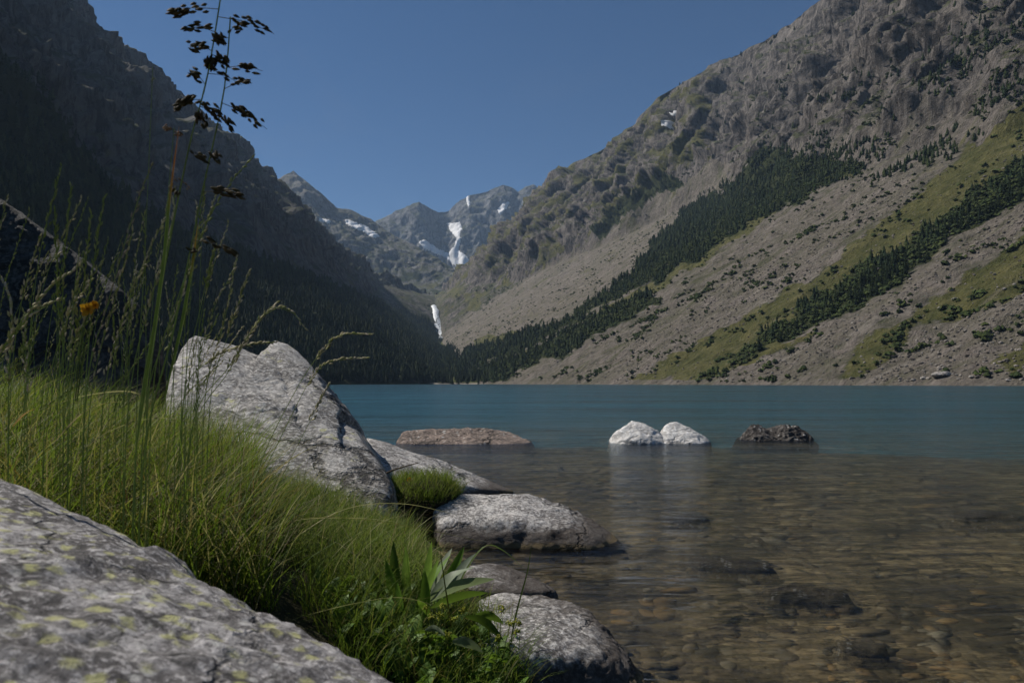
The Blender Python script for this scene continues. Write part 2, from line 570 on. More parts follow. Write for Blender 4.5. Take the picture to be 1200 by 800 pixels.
# lake water: clear to look into, mirrors by Fresnel, tinted by its own depth
g = G('lake_water')
pos = g.n('NewGeometry').outputs['Position']
w1 = g.noise(g.mapping(pos, (1.0, 4.2, 1), (0, 0, 0.10)), 1.3, 3, 0.5, 0.6)
w2 = g.noise(g.mapping(pos, (2.2, 7.5, 1), (0, 0, -0.14)), 3.0, 3, 0.55, 0.3)
w3 = g.noise(g.mapping(pos, (0.20, 0.6, 1), (0, 0, 0.2)), 1.0, 4, 0.55)
gust = g.ramp(g.noise(g.mapping(pos, (0.05, 0.22, 1), (0, 0, 0.1)), 1.0, 4, 0.6), [(0.35, 0.45), (0.65, 1.3)])
hh = g.math('ADD', g.math('MULTIPLY', w1, 0.75), g.math('MULTIPLY', w2, 0.20))
hh = g.math('ADD', hh, g.math('MULTIPLY', w3, 3.2))
nrm = g.n('Bump', {'Height': hh, 'Strength': 1.0, 'Distance': g.math('MULTIPLY', gust, 0.06)}).outputs[0]
fr = g.n('Fresnel', {'IOR': 1.333, 'Normal': nrm}).outputs[0]
gl = g.n('BsdfGlossy', {'Color': (0.50, 0.55, 0.63, 1), 'Roughness': 0.12, 'Normal': nrm}).outputs[0]
tr = g.n('BsdfTransparent', {'Color': (0.96, 0.98, 0.98, 1)}).outputs[0]
rf = g.n('BsdfRefraction', {'Color': (0.96, 0.98, 0.98, 1), 'Roughness': 0.0, 'IOR': 1.2, 'Normal': nrm}).outputs[0]
tr = g.n('MixShader', {0: 0.45, 1: tr, 2: rf}).outputs[0]
g.surf(g.n('MixShader', {0: fr, 1: tr, 2: gl}).outputs[0])
ab = g.n('VolumeAbsorption', {'Color': (0.30, 0.72, 0.80, 1), 'Density': 0.30}).outputs[0]
scv = g.n('VolumeScatter', {'Color': (0.28, 0.48, 0.72, 1), 'Density': 0.20, 'Anisotropy': 0.2}).outputs[0]
MAT['water'] = g.surf(g.n('AddShader', {0: ab, 1: scv}).outputs[0], 'Volume')


# ------------------------------------------------------------------ ground sheet, lake
SH_Y = [-6, 0, 1.5, 2.4, 3.2, 3.6, 4.2, 5.2, 7.2, 9, 12, 38, 80, 200, 350, 500, 620, 720, 760]
SH_X = [0.7, 0.5, 0.28, 0.16, -0.08, -0.22, -0.5, -0.85, -1.35, -2.0, -3.0, -13, -36, -112, -186, -150, -126, -92, -60]
VAL_Y = [745, 770, 950, 1150, 1400, 1700, 1880, 2050, 2200, 2500, 2900, 3400, 4500, 6500]
VAL_Z = [-1.0, 2.0, 18, 40, 68, 98, 122, 232, 262, 316, 378, 400, 500, 500]


def ground_h(X, Y):
    X, Y = np.broadcast_arrays(np.asarray(X, float), np.asarray(Y, float))
    P = np.stack([X, Y, 0 * X], -1).reshape(-1, 3)
    n1 = fbm(P * 1.3, 4).reshape(X.shape)
    n2 = fbm(P * 5.0 + 9, 3).reshape(X.shape)
    s = X - np.interp(Y, SH_Y, SH_X)
    t = -s
    bank = np.interp(t, [0, 0.25, 0.6, 1.1, 2.0, 4.0, 12, 60, 200], [0, 0.14, 0.30, 0.46, 0.66, 0.95, 1.6, 3.0, 6.0])
    bank = bank + n1 * 0.10 * smooth(t, 0, 0.6) + n2 * 0.02
    bed = np.interp(s, [0, 0.2, 0.6, 1.5, 4], [0, 0.06, 0.085, 0.10, 0.11])
    dist = np.hypot(X * 0.6, Y) + 2.2 * fbm(P * 0.22 + 3, 3).reshape(X.shape) + 0.30 * np.clip(X - 5.0, 0, 12)
    off = np.interp(dist, [0, 6, 9, 12, 15, 20, 26, 36, 64], [0, 0.0, 0.03, 0.10, 0.32, 0.9, 2.0, 4.5, 9.5])
    bed = -(bed + off) + (n1 * 0.03 + n2 * 0.012) * smooth(s, 0.0, 0.5)
    h = np.where(s < 0, bank, bed)
    val = np.interp(Y, VAL_Y, VAL_Z)
    val = val + fbm(P * np.array([0.03, 0.02, 1]), 4).reshape(X.shape) * np.interp(Y, [770, 900, 1850, 1950, 2050], [0, 2, 4, 14, 6])
    return np.where(Y > 745, val - 1.2, h)


def axis(fine_lo, fine_hi, step, lo, hi, grow):
    up = [fine_hi]
    d = step
    while up[-1] < hi:
        d *= grow
        up.append(up[-1] + d)
    dn = [fine_lo]
    d = step
    while dn[-1] > lo:
        d *= grow
        dn.append(dn[-1] - d)
    return np.array(dn[::-1] + list(np.arange(fine_lo + step, fine_hi, step)) + up)


gx = axis(-4.0, 4.0, 0.045, -6000, 6000, 1.085)
gx = np.unique(np.concatenate([gx, np.linspace(-420, -60, 60)]))
gy = axis(0.4, 9.0, 0.045, -800, 6400, 1.075)
gy = np.unique(np.concatenate([gy, np.linspace(1850, 2080, 40), [742, 745, 750, 757, 765, 772, 780]]))
GX, GY = np.meshgrid(gx, gy, indexing='ij')
GZ = ground_h(GX, GY)
V = np.stack([GX, GY, GZ], -1).reshape(-1, 3)
gr = link('ground', make_mesh('ground', V, grid_faces(len(gx), len(gy)), MAT['ground']))
tag(gr, kind='structure')

bm = bmesh.new()
xs, ys, zs = (-420, 620), (-40, 775), (-14, 0)
bv = [bm.verts.new((x, y, z)) for z in zs for y in ys for x in xs]
for f in ((0, 2, 3, 1), (4, 5, 7, 6), (0, 1, 5, 4), (1, 3, 7, 5), (3, 2, 6, 7), (2, 0, 4, 6)):
    bm.faces.new([bv[i] for i in f])
me = bpy.data.meshes.new('lake')
bm.to_mesh(me)
me.materials.append(MAT['water'])
tag(link('lake', me), kind='structure')


# ------------------------------------------------------------------ mountains
def P_(r):
    return np.array(r[1]) if r[0] == 'w' else pt(*r[1])


def loft(rows, nu, nv, vt, talus, amp, back=0.35, wave=70.0, aniso=2.0, seed=0, weights=None, valley=False):
    """rows of (foot, ridge); the slope rises as talus to vt, then as cliffs to the crest, and falls off behind"""
    A = np.array([P_(r[0]) for r in rows])
    if valley:
        A[:, 2] = np.where(A[:, 1] > 745, np.interp(A[:, 1], VAL_Y, VAL_Z), A[:, 2])
    B = np.array([P_(r[1]) for r in rows])
    k = np.arange(len(rows), dtype=float)
    if weights is None:
        pa, pb = project(A), project(B)
        seg = 14 + np.clip(np.abs(np.diff(pb[0])), 0, 120) + 0.6 * np.clip(np.abs(np.diff(pa[0])), 0, 160)
    else:
        seg = np.array(weights, float)
    cum = np.concatenate([[0], np.cumsum(seg)])
    t = np.interp(np.linspace(0, cum[-1], nu), cum, k)
    A = np.stack([np.interp(t, k, A[:, i]) for i in range(3)], 1)
    B = np.stack([np.interp(t, k, B[:, i]) for i in range(3)], 1)
    v = np.concatenate([[-0.04], np.linspace(0, 1, nv), 1 + back * np.array([0.06, 0.2, 0.5, 1.0])])
    VV = v[None, :]
    vtt = np.interp(t, k, vt)[:, None] + 0.05 * fbm(np.stack([t * 1.7, 0 * t, 0 * t + seed], 1), 4)[:, None]
    tal = np.interp(t, k, talus)[:, None]
    up = np.clip((VV - vtt) / (1 - vtt), 0, 1)
    gq = np.where(VV < vtt, tal * VV, tal * vtt + (1 - tal * vtt) * (0.35 * up + 0.65 * up ** 0.8))
    over = np.clip(VV - 1, 0, 9)
    gq = np.where(VV > 1, 1 - over * 0.9, gq)
    P = np.empty((nu, len(v), 3))
    P[..., :2] = A[:, None, :2] + (B - A)[:, None, :2] * VV[..., None]
    P[..., 2] = A[:, None, 2] + (B - A)[:, None, 2] * gq
    du = np.gradient(P, axis=0)
    dv = np.gradient(P, axis=1)
    Nn = np.cross(dv, du)
    Nn /= np.linalg.norm(Nn, axis=2)[..., None] + 1e-9
    Nn *= np.sign(Nn[..., 2:3] + 1e-9)
    q = P.reshape(-1, 3) / wave
    qa = q.copy()
    qa[:, 2] /= aniso
    warp = np.stack([fbm(q * 0.6 + s_, 3) for s_ in (3.1, 7.7, 11.9)], 1)
    qa = qa + 0.5 * warp + seed
    r = ridged(qa, 7, 0.60).reshape(nu, -1)
    r2 = ridged(qa * 0.37 + 5, 4, 0.5).reshape(nu, -1)
    fine = fbm(q * 4.3 + seed, 4, 0.6).reshape(nu, -1)
    cl = smooth(VV, vtt - 0.02, vtt + 0.10) + 0 * P[..., 0]
    edge = 0.28 + 0.72 * smooth(np.abs(VV - 1), 0.0, 0.12)
    lowr = smooth(VV, 0.0, 0.05)
    r = r - np.median(r)
    r2 = r2 - np.median(r2)
    D = (amp * (1.15 * r + 1.0 * r2) * edge + amp * 0.10 * fine) * cl + (1 - cl) * lowr * (amp * 0.09 * fine + amp * 0.10 * r2)
    P = P + Nn * D[..., None]
    return P, v, vtt, cl


def warped_px(P, amp=9.0, seed=0.0):
    px, py = project(P)
    q = np.stack([px.ravel() / 38, py.ravel() / 38, 0 * px.ravel() + seed], 1)
    wx = fbm(q, 5, 0.65).reshape(px.shape)
    wy = fbm(q + 40, 5, 0.65).reshape(px.shape)
    return px + amp * wx, py + amp * wy


def zone_of(px, py, polys):
    m = np.zeros(px.shape)
    for p in polys:
        m = np.maximum(m, inside(px, py, p).astype(float))
    return m


def stripe(pts, w):
    up = [(x, y - w * 0.5) for x, y in pts]
    dn = [(x, y + w * 0.5) for x, y in pts[::-1]]
    return up + dn


W = 'w'
right_rows = [
    ((W, (330, 60, 0)), (W, (800, 60, 480))),
    ((W, (235, 200, 0)), (W, (850, 200, 560))),
    ((W, (200, 260, 0)), (W, (860, 260, 620))),
    ((W, (168, 330, 0)), (W, (880, 340, 680))),
    ((W, (140, 400, 0)), (W, (880, 430, 740))),
    ((W, (91, 520, 0)), (W, (860, 560, 790))),
    ((W, (20, 650, 0)), (W, (820, 700, 810))),
    ((W, (-35, 770, 2)), (W, (760, 860, 800))),
    ((W, (-60, 950, 22)), (W, (715, 1060, 790))),
    ((W, (-90, 1150, 55)), ('p', (1010, -25, 1230))),
    ((W, (-105, 1250, 80)), ('p', (966, -4, 1320))),
    ((W, (-122, 1400, 112)), ('p', (930, 24, 1430))),
    ((W, (-145, 1550, 140)), ('p', (892, 50, 1540))),
    ((W, (-170, 1700, 170)), ('p', (832, 78, 1700))),
    ((W, (-183, 1800, 190)), ('p', (800, 98, 1790))),
    ((W, (-193, 1870, 203)), ('p', (772, 112, 1860))),
    ((W, (-205, 1950, 220)), ('p', (752, 138, 1950))),
    ((W, (-220, 2050, 238)), ('p', (712, 172, 2090))),
    ((W, (-240, 2200, 265)), ('p', (672, 190, 2260))),
    ((W, (-252, 2300, 282)), ('p', (664, 214, 2340))),
    ((W, (-272, 2450, 308)), ('p', (632, 268, 2470))),
    ((W, (-295, 2600, 330)), ('p', (585, 309, 2620))),
    ((W, (-312, 2750, 355)), ('p', (544, 337, 2770))),
    ((W, (-332, 2900, 378)), ('p', (518, 347, 2900)))]
vt = [.4, .4, .4, .4, .4, .4, .44, .48, .55, .64, .72, .74, .66, .5, .4, .34, .28, .2, .15, .1, .1, .1, .1, .1]
tl = [.62, .62, .62, .62, .62, .62, .62, .62, .62, .62, .62, .62, .62, .64, .66, .68, .7, .75, .8, .85, .9, 1, 1, 1]
PR, v, vtt, clR = loft(right_rows, 560, 330, vt, tl, 62.0, wave=120.0, aniso=2.2, seed=2.0, valley=True)
px, py = warped_px(PR, 20)
up = PR[..., 2]
right_meadow = [stripe([(560, 437), (640, 408), (760, 338), (880, 265), (940, 222), (1000, 200)], 10),
                [(555, 398), (620, 388), (640, 395), (600, 408), (560, 410)],
                [(735, 445), (850, 385), (980, 305), (1080, 225), (1200, 120), (1400, 0), (1400, 60), (1200, 200), (1100, 275), (1000, 340), (900, 400), (800, 440)],
                [(980, 445), (1010, 400), (1080, 365), (1130, 325), (1200, 275), (1400, 150), (1400, 230), (1200, 340), (1130, 370), (1070, 388), (1040, 422), (1000, 447)],
                [(780, 447), (850, 420), (900, 402), (960, 390), (870, 428), (820, 449)],
                [(1165, 425), (1200, 398), (1260, 380), (1260, 420), (1190, 438)]]
right_scree = [[(490, 400), (530, 383), (700, 275), (835, 190), (858, 190), (845, 218), (770, 285), (640, 368), (560, 405), (500, 410)],
               [(640, 447), (700, 425), (820, 350), (920, 295), (1000, 235), (1060, 205), (1075, 225), (980, 300), (850, 385), (740, 449)],
               [(790, 449), (900, 420), (1010, 370), (1130, 288), (1200, 240), (1400, 110), (1400, 150), (1200, 275), (1110, 322), (1030, 378), (970, 410), (930, 449)],
               [(990, 450), (1060, 400), (1200, 345), (1400, 235), (1500, 460)],
               [(1120, 245), (1200, 165), (1200, 178), (1135, 245)]]
cliff_wood = [[(900, 200), (960, 120), (1100, 40), (1200, 10), (1400, -60), (1400, 20), (1200, 125), (1100, 195), (1030, 215), (940, 235)]]
right_forest = [[(540, 412), (600, 398), (660, 375), (740, 325), (775, 270), (850, 215), (890, 175), (960, 185), (1010, 190), (960, 225), (880, 262), (780, 322), (700, 362), (620, 408), (540, 432)],
                [(540, 432), (620, 412), (690, 372), (760, 345), (775, 352), (700, 395), (640, 425), (590, 446), (520, 449)],
                [(840, 424), (880, 402), (980, 333), (1060, 287), (1120, 242), (1200, 182), (1400, 40), (1400, 95), (1200, 232), (1130, 272), (1060, 328), (1010, 362), (930, 392), (870, 420)],
                [(690, 265), (720, 235), (780, 205), (800, 215), (740, 250), (700, 275)]]
right_shrub = [[(640, 440), (760, 360), (900, 280), (980, 230), (1010, 240), (900, 330), (780, 410), (690, 445)],
               [(985, 445), (1010, 400), (1080, 365), (1130, 325), (1200, 275), (1400, 150), (1400, 230), (1200, 340), (1130, 370), (1070, 388), (1040, 422), (1000, 447)],
               [(800, 447), (850, 420), (930, 392), (960, 398), (880, 430), (830, 449)],
               [(1100, 440), (1200, 395), (1260, 400), (1200, 447)],
               [(880, 449), (905, 425), (960, 420), (950, 449)],
               [(560, 330), (640, 260), (760, 190), (900, 100), (1000, 40), (1200, 0), (1200, 120), (1000, 200), (850, 190), (700, 260), (560, 370)]]
mead = zone_of(px, py, right_meadow)
scr = zone_of(px, py, right_scree)
fst = zone_of(px, py, right_forest)
shr = zone_of(px, py, right_shrub)
nn = fbm(PR.reshape(-1, 3) / 45.0, 4).reshape(px.shape)
slope_default = (1 - clR)
# the far flank above the grey talus: broken rock and grass, no scree
flank = inside(px, py, [(470, 392), (530, 380), (700, 268), (835, 186), (835, 60), (640, 180), (480, 340)]).astype(float)
slope_default = slope_default * (1 - flank)
scr = scr * (1 - flank)
mead = np.maximum(mead, flank * 0.62 * smooth(fbm(PR.reshape(-1, 3) / 70.0 + 5, 5, 0.6).reshape(px.shape), -0.2, 0.15))
scr = np.maximum(scr, slope_default * 0.62 * (1 - mead) * (1 - fst))
mead = np.maximum(mead, slope_default * smooth(nn, -0.05, 0.3) * 0.55 * (1 - scr * 0.5))
# stripes of grass on the far grey talus
mead = np.maximum(mead, 0.42 * zone_of(px, py, right_scree[:1]) * smooth(nn, 0.0, 0.2))
bch = smooth(up, 5, 1.5)
zone = np.stack([mead * (1 - bch), np.maximum(scr, bch), fst * 0.8 * (1 - bch)], -1).reshape(-1, 3)
nv_ = PR.shape[1]
FR = grid_faces(PR.shape[0], nv_)
mr = link('mountain', make_mesh('mountain', PR.reshape(-1, 3), FR[:, ::-1], MAT['mt_right'], True, {'zone': zone}))
tag(mr, 'steep sunlit slope of scree, meadow and cliffs right of the lake', kind='structure')

left_rows = [
    ((W, (-160, 60, 1)), (W, (-700, 60, 450))),
    ((W, (-200, 200, 0)), (W, (-760, 300, 600))),
    ((W, (-200, 350, 0)), (W, (-800, 550, 660))),
    ((W, (-158, 500, 0)), (W, (-830, 800, 690))),
    ((W, (-130, 620, 0)), (W, (-850, 1030, 710))),
    ((W, (-96, 720, 1)), ('p', (38, -25, 1200))),
    ((W, (-104, 900, 16)), ('p', (76, 12, 1290))),
    ((W, (-118, 1050, 38)), ('p', (112, 37, 1370))),
    ((W, (-136, 1250, 78)), ('p', (157, 70, 1480))),
    ((W, (-156, 1450, 118)), ('p', (191, 99, 1560))),
    ((W, (-186, 1650, 158)), ('p', (221, 116, 1650))),
    ((W, (-196, 1750, 176)), ('p', (241, 150, 1730))),
    ((W, (-211, 1900, 203)), ('p', (260, 174, 1850))),
    ((W, (-224, 2000, 224)), ('p', (286, 222, 1980))),
    ((W, (-238, 2100, 244)), ('p', (312, 256, 2120))),
    ((W, (-254, 2250, 270)), ('p', (354, 284, 2260))),
    ((W, (-268, 2400, 294)), ('p', (392, 302, 2400))),
    ((W, (-288, 2550, 320)), ('p', (420, 328, 2540))),
    ((W, (-308, 2700, 344)), ('p', (470, 337, 2690))),
    ((W, (-336, 2900, 376)), ('p', (506, 350, 2900)))]
nl = len(left_rows)
PL, v, vtt, clL = loft(left_rows, 380, 250, [.30] * nl, [.78] * nl, 60.0, wave=150.0, aniso=1.5, seed=9.0, valley=True)
px, py = warped_px(PL, 12, 3)
left_forest = [[(-900, -300), (-60, 20), (0, 60), (60, 120), (120, 205), (200, 262), (300, 300), (400, 335), (480, 372), (520, 380), (530, 460), (-900, 460)]]
lf = zone_of(px, py, left_forest)
nn = fbm(PL.reshape(-1, 3) / 60.0, 4).reshape(px.shape)
lm = smooth(nn, 0.05, 0.3) * 0.6 * (1 - clL * 0.5)
zone = np.stack([lm * (1 - lf), 0.3 * (1 - clL), lf], -1).reshape(-1, 3)
FL = grid_faces(PL.shape[0], PL.shape[1])
ml = link('mountain', make_mesh('mountain', PL.reshape(-1, 3), FL, MAT['mt_left'], True, {'zone': zone}))
tag(ml, 'dark shaded mountain side with crags left of the lake', kind='structure')

spur_rows = [
    ((W, (-130, 60, 0)), (W, (-330, 100, 130))),
    ((W, (-170, 200, 0)), (W, (-370, 300, 160))),
    ((W, (-185, 350, 0)), ('p', (0, 165, 500))),
    ((W, (-168, 430, 0)), ('p', (90, 220, 560))),
    ((W, (-150, 500, 0)), ('p', (160, 265, 620))),
    ((W, (-134, 560, 0)), ('p', (235, 305, 680))),
    ((W, (-122, 620, 0)), ('p', (320, 338, 740))),
    ((W, (-106, 670, 0)), ('p', (400, 366, 800))),
    ((W, (-92, 720, 1)), ('p', (450, 400, 850))),
    ((W, (-82, 770, 2)), ('p', (490, 432, 880)))]
ns = len(spur_rows)
PS, v, vtt, clS = loft(spur_rows, 190, 80, [.4] * ns, [1.0] * ns, 9.0, back=0.8, wave=60.0, aniso=1.0, seed=4.0)
nn = fbm(PS.reshape(-1, 3) / 30.0, 4).reshape(PS.shape[:2])
zone = np.stack([smooth(nn, .1, .3), smooth(PS[..., 2], 4, 1), 1 - smooth(nn, .1, .3)], -1).reshape(-1, 3)
ms = link('hill', make_mesh('hill', PS.reshape(-1, 3), grid_faces(*PS.shape[:2]), MAT['mt_left'], True, {'zone': zone}))
tag(ms, 'dark forested spur dropping to the lake shore', kind='structure')

mid_ridge = [(255, 196, 3700), (275, 204, 3720), (294, 211, 3760), (308, 220, 3800), (324, 211, 3850), (336, 204, 3880), (344, 199, 3900), (352, 206, 3890), (370, 222, 3860), (395, 244, 3820),
             (412, 246, 3900), (436, 258, 3900), (455, 272, 3800), (484, 287, 3650), (512, 302, 3500), (537, 319, 3350), (552, 336, 3250)]
mid_rows = [(('p', (p[0] * .55 + 245, 352, 2950)), ('p', p)) for p in mid_ridge]
nm = len(mid_rows)
PM, v, vtt, clM = loft(mid_rows, 230, 130, [.35] * nm, [.7] * nm, 44.0, wave=190.0, aniso=1.4, seed=6.0)
px, py = warped_px(PM, 10, 5)
nn = fbm(PM.reshape(-1, 3) / 120.0, 5).reshape(px.shape)
low = smooth(py, 275, 330)
zone = np.stack([0.6 * low * smooth(nn, -0.1, 0.2), 0.5 * (1 - low) * smooth(nn, 0, .3), 0.7 * low * smooth(-nn, 0, .3)], -1).reshape(-1, 3)
FM = grid_faces(*PM.shape[:2])
mm = link('mountain', make_mesh('mountain', PM.reshape(-1, 3), FM, MAT['mt_mid'], True, {'zone': zone}))
tag(mm, 'pointed grey peak closing the valley on the left', kind='structure')

far_ridge = [(415, 275, 5300), (430, 264, 5300), (443, 257, 5300), (470, 245, 5300), (491, 236, 5300), (503, 243, 5350), (514, 248, 5450), (526, 246, 5500), (537, 235, 5450), (550, 228, 5400),
             (569, 224, 5400), (581, 219, 5400), (591, 215, 5400), (600, 220, 5400), (607, 225, 5420), (614, 221, 5400), (625, 217, 5400), (636, 226, 5400), (655, 240, 5400), (690, 262, 5400)]
far_rows = [(('p', (p[0] * .9 + 54, 338, 4300)), ('p', p)) for p in far_ridge]
nf = len(far_rows)
PF, v, vtt, clF = loft(far_rows, 230, 130, [.5] * nf, [.5] * nf, 75.0, wave=330.0, aniso=2.6, seed=12.0)
zone = np.zeros((PF.shape[0] * PF.shape[1], 3))
FF = grid_faces(*PF.shape[:2])
mf = link('mountain', make_mesh('mountain', PF.reshape(-1, 3), FF, MAT['mt_far'], True, {'zone': zone}))
tag(mf, 'far blue-grey rock wall with a glacier at the valley head', kind='structure')


def mesh_normals(P):
    du = np.gradient(P, axis=0)
    dv = np.gradient(P, axis=1)
    Nn = np.cross(dv, du)
    Nn /= np.linalg.norm(Nn, axis=2)[..., None] + 1e-9
    return Nn * np.sign(Nn[..., 2:3] + 1e-9)


def snow_patch(P, poly, label, lift=5.0, amp=3.0, least=2):
    """snow lying on the faces of a slope, a few metres thick"""
    Nn = mesh_normals(P)
    px, py = warped_px(P, amp, 8)
    ins = inside(px, py, poly)
    front = (Nn * (P - np.array([0, 0, CAM_H]))).sum(-1) < 0
    ins &= front
    nu, nv = ins.shape
    F = grid_faces(nu, nv)
    keep = ins.ravel()[F].sum(1) >= least
    F = F[keep]
    if len(F) == 0:
        print('no snow', label)
        return
    if least == 1:
        lab = np.arange(nu * nv)
        for _ in range(60):
            m_ = lab[F].min(1)
            for c_ in range(4):
                np.minimum.at(lab, F[:, c_], m_)
        fl_ = lab[F[:, 0]]
        vals, cnt_ = np.unique(fl_, return_counts=True)
        F = F[fl_ == vals[np.argmax(cnt_)]]
    idx, inv = np.unique(F, return_inverse=True)
    th = np.where(ins.ravel()[idx], lift, -2.0)
    V = P.reshape(-1, 3)[idx] + Nn.reshape(-1, 3)[idx] * th[:, None]
    o = V.mean(0)
    ob = link('snow_patch', make_mesh('snow_patch', V - o, inv.reshape(F.shape), MAT['snow']), None, o)
    tag(ob, label, 'snow', 'snow left on the mountains')


snow_patch(PF, [(523, 261), (539, 260), (541, 268), (537, 274), (541, 283), (538, 292), (547, 301), (552, 307), (545, 318), (532, 311), (516, 299), (498, 292), (490, 284), (499, 282), (512, 291), (524, 296), (534, 290), (535, 281), (529, 272)],
           'long white glacier winding down the rock wall at the valley head', 4, 6)
snow_patch(PF, [(583, 246), (590, 238), (597, 238), (592, 246), (585, 251)], 'small snow field high on the far wall, right of the glacier', 8, 2)
snow_patch(PF, [(546, 230), (550, 230), (551, 242), (548, 242)], 'narrow snow gully near the top of the far wall', 8, 1)
snow_patch(PM, [(404, 256), (418, 260), (432, 266), (446, 277), (440, 279), (424, 271), (405, 263)], 'ragged snow band on the shoulder right of the pointed peak', 4, 7)
snow_patch(PM, [(303, 222), (324, 213), (326, 216), (312, 223), (304, 226)], 'thin snow streak just left of the pointed peak', 6, 2)
snow_patch(PM, [(346, 240), (360, 246), (358, 249), (345, 243)], 'tiny snow patch below the pointed peak', 6, 1)
snow_patch(PM, [(374, 256), (388, 259), (386, 262), (373, 259)], 'tiny snow patch on the slope below the ragged snow band', 6, 1)
snow_patch(PR, [(766, 151), (772, 150), (786, 143), (789, 146), (775, 154)], 'lower of two snow streaks in the gully right of the valley', 8, 1, 1)
snow_patch(PR, [(786, 134), (800, 127), (803, 130), (790, 138)], 'upper of two snow streaks in the gully right of the valley', 8, 0, 1)


def drape(P, px, py):
    """surface point of a slope seen at a pixel: the nearest front vertex"""
    x, y = project(P)
    d = (x - px) ** 2 + (y - py) ** 2 + 1e-5 * P[..., 1]
    i = np.unravel_index(np.argmin(d), d.shape)
    return P[i]


wf = [(508, 7), (509, 6), (511, 7), (510, 8), (512, 8), (514, 7), (513, 9), (515, 9), (517, 10), (517, 9), (519, 8)]
wd = np.linspace(2056, 1872, len(wf))
V, F = [], []
for i, ((x, w), d) in enumerate(zip(wf, wd)):
    for k in range(5):
        u = (k - 2) / 2
        X = (x - HX + u * w * 0.45 + random.uniform(-.7, .7)) / FOC * d
        V.append((X, d, ground_h(X, d).item() + 2.0 + 4.0 * (1 - u * u)))
for i in range(len(wf) - 1):
    for k in range(4):
        a0 = i * 5 + k
        F.append((a0, a0 + 1, a0 + 6, a0 + 5))
V = np.array(V)
o = V[-1].copy()
tag(link('waterfall', make_mesh('waterfall', V - o, np.array(F), MAT['foam']), None, o), 'white waterfall tumbling down the step at the head of the valley', 'waterfall')


# ------------------------------------------------------------------ conifers
def conifer_proto(seed, tiers=5, sides=6, droop=0.25):
    r = random.Random(seed)
    V, F = [], []
    for t in range(tiers):
        z0 = 0.10 + 0.82 * t / tiers
        z1 = min(1.0, z0 + 0.42 * (1 - 0.45 * t / tiers))
        rad = 0.20 * (1 - t / tiers) ** 0.8 + 0.025
        b = len(V)
        ph = r.random() * 6.28
        V.append((r.uniform(-.01, .01), r.uniform(-.01, .01), z1))
        for k in range(sides):
            an = ph + 6.2832 * k / sides
            rr = rad * r.uniform(0.55, 1.25)
            V.append((math.cos(an) * rr, math.sin(an) * rr, z0 - droop * 0.15 * r.uniform(0, 1)))
        for k in range(sides):
            F.append((b, b + 1 + k, b + 1 + (k + 1) % sides))
    return np.array(V), np.array(F)


def shrub_proto(seed):
    r = random.Random(seed)
    V, F = [], []
    for c in range(4):
        cx, cy = r.uniform(-.3, .3), r.uniform(-.3, .3)
        h = r.uniform(.5, 1)
        b = len(V)
        V.append((cx + r.uniform(-.1, .1), cy, h))
        n = 6
        for k in range(n):
            an = 6.2832 * k / n + r.random()
            rr = r.uniform(.18, .36)
            V.append((cx + math.cos(an) * rr, cy + math.sin(an) * rr, h * r.uniform(.2, .7)))
        for k in range(n):
            F.append((b, b + 1 + k, b + 1 + (k + 1) % n))
    return np.array(V), np.array(F)


CON = [conifer_proto(s) for s in range(6)]
CON_S = [conifer_proto(40 + s, 3, 5) for s in range(6)]
SHR = [shrub_proto(60 + s) for s in range(5)]


def scatter_points(P, mask, count, rng, margin=40, maxy=None):
    """random points on the front-facing, in-frame cells of a slope, weighted by ground area x mask"""
    A = P[:-1, :-1]
    B = P[1:, :-1]
    C = P[:-1, 1:]
    n = np.cross(B - A, C - A)
    area = np.linalg.norm(n, axis=-1)
    px, py = project(A)
    ok = (px > -margin) & (px < 1200 + margin) & (py > -margin) & (py < 470) & (A[..., 2] > 1.2)
    n = n * np.sign(n[..., 2:3])
    ok &= (n * (A - np.array([0, 0, CAM_H]))).sum(-1) < 0
    w = (area * mask[:-1, :-1] * ok).ravel()
    if w.sum() <= 0:
        return np.zeros((0, 3))
    idx = rng.choice(len(w), size=count, p=w / w.sum())
    i, j = np.unravel_index(idx, area.shape)
    u, q = rng.rand(count, 1), rng.rand(count, 1)
    return A[i, j] * (1 - u) + B[i, j] * u + (C[i, j] - A[i, j]) * q


def plant_mass(pts, protos, hlo, hhi, wide, cols, rng):
    """one joined mesh of many small plants"""
    Vs, Fs, Cs, n = [], [], [], 0
    h = rng.uniform(hlo, hhi, len(pts)) * rng.uniform(0.7, 1.0, len(pts))
    an = rng.uniform(0, 6.28, len(pts))
    which = rng.randint(0, len(protos), len(pts))
    cols = np.asarray(cols, float)
    for k, (pv, pf) in enumerate(protos):
        sel = np.where(which == k)[0]
        if not len(sel):
            continue
        c, s = np.cos(an[sel])[:, None], np.sin(an[sel])[:, None]
        x = (pv[None, :, 0] * c - pv[None, :, 1] * s) * h[sel][:, None] * wide
        y = (pv[None, :, 0] * s + pv[None, :, 1] * c) * h[sel][:, None] * wide
        z = pv[None, :, 2] * h[sel][:, None]
        V = np.stack([x, y, z], -1) + pts[sel][:, None, :] - np.array([0, 0, 0.3])
        F = pf[None] + (np.arange(len(sel)) * len(pv))[:, None, None] + n
        cc = cols[rng.randint(0, len(cols), len(sel))] * rng.uniform(0.7, 1.3, (len(sel), 1))
        Cs.append(np.repeat(cc, len(pv), 0))
        Vs.append(V.reshape(-1, 3))
        Fs.append(F.reshape(-1, 3))
        n += V.shape[0] * V.shape[1]
    return np.concatenate(Vs), np.concatenate(Fs), np.concatenate(Cs)


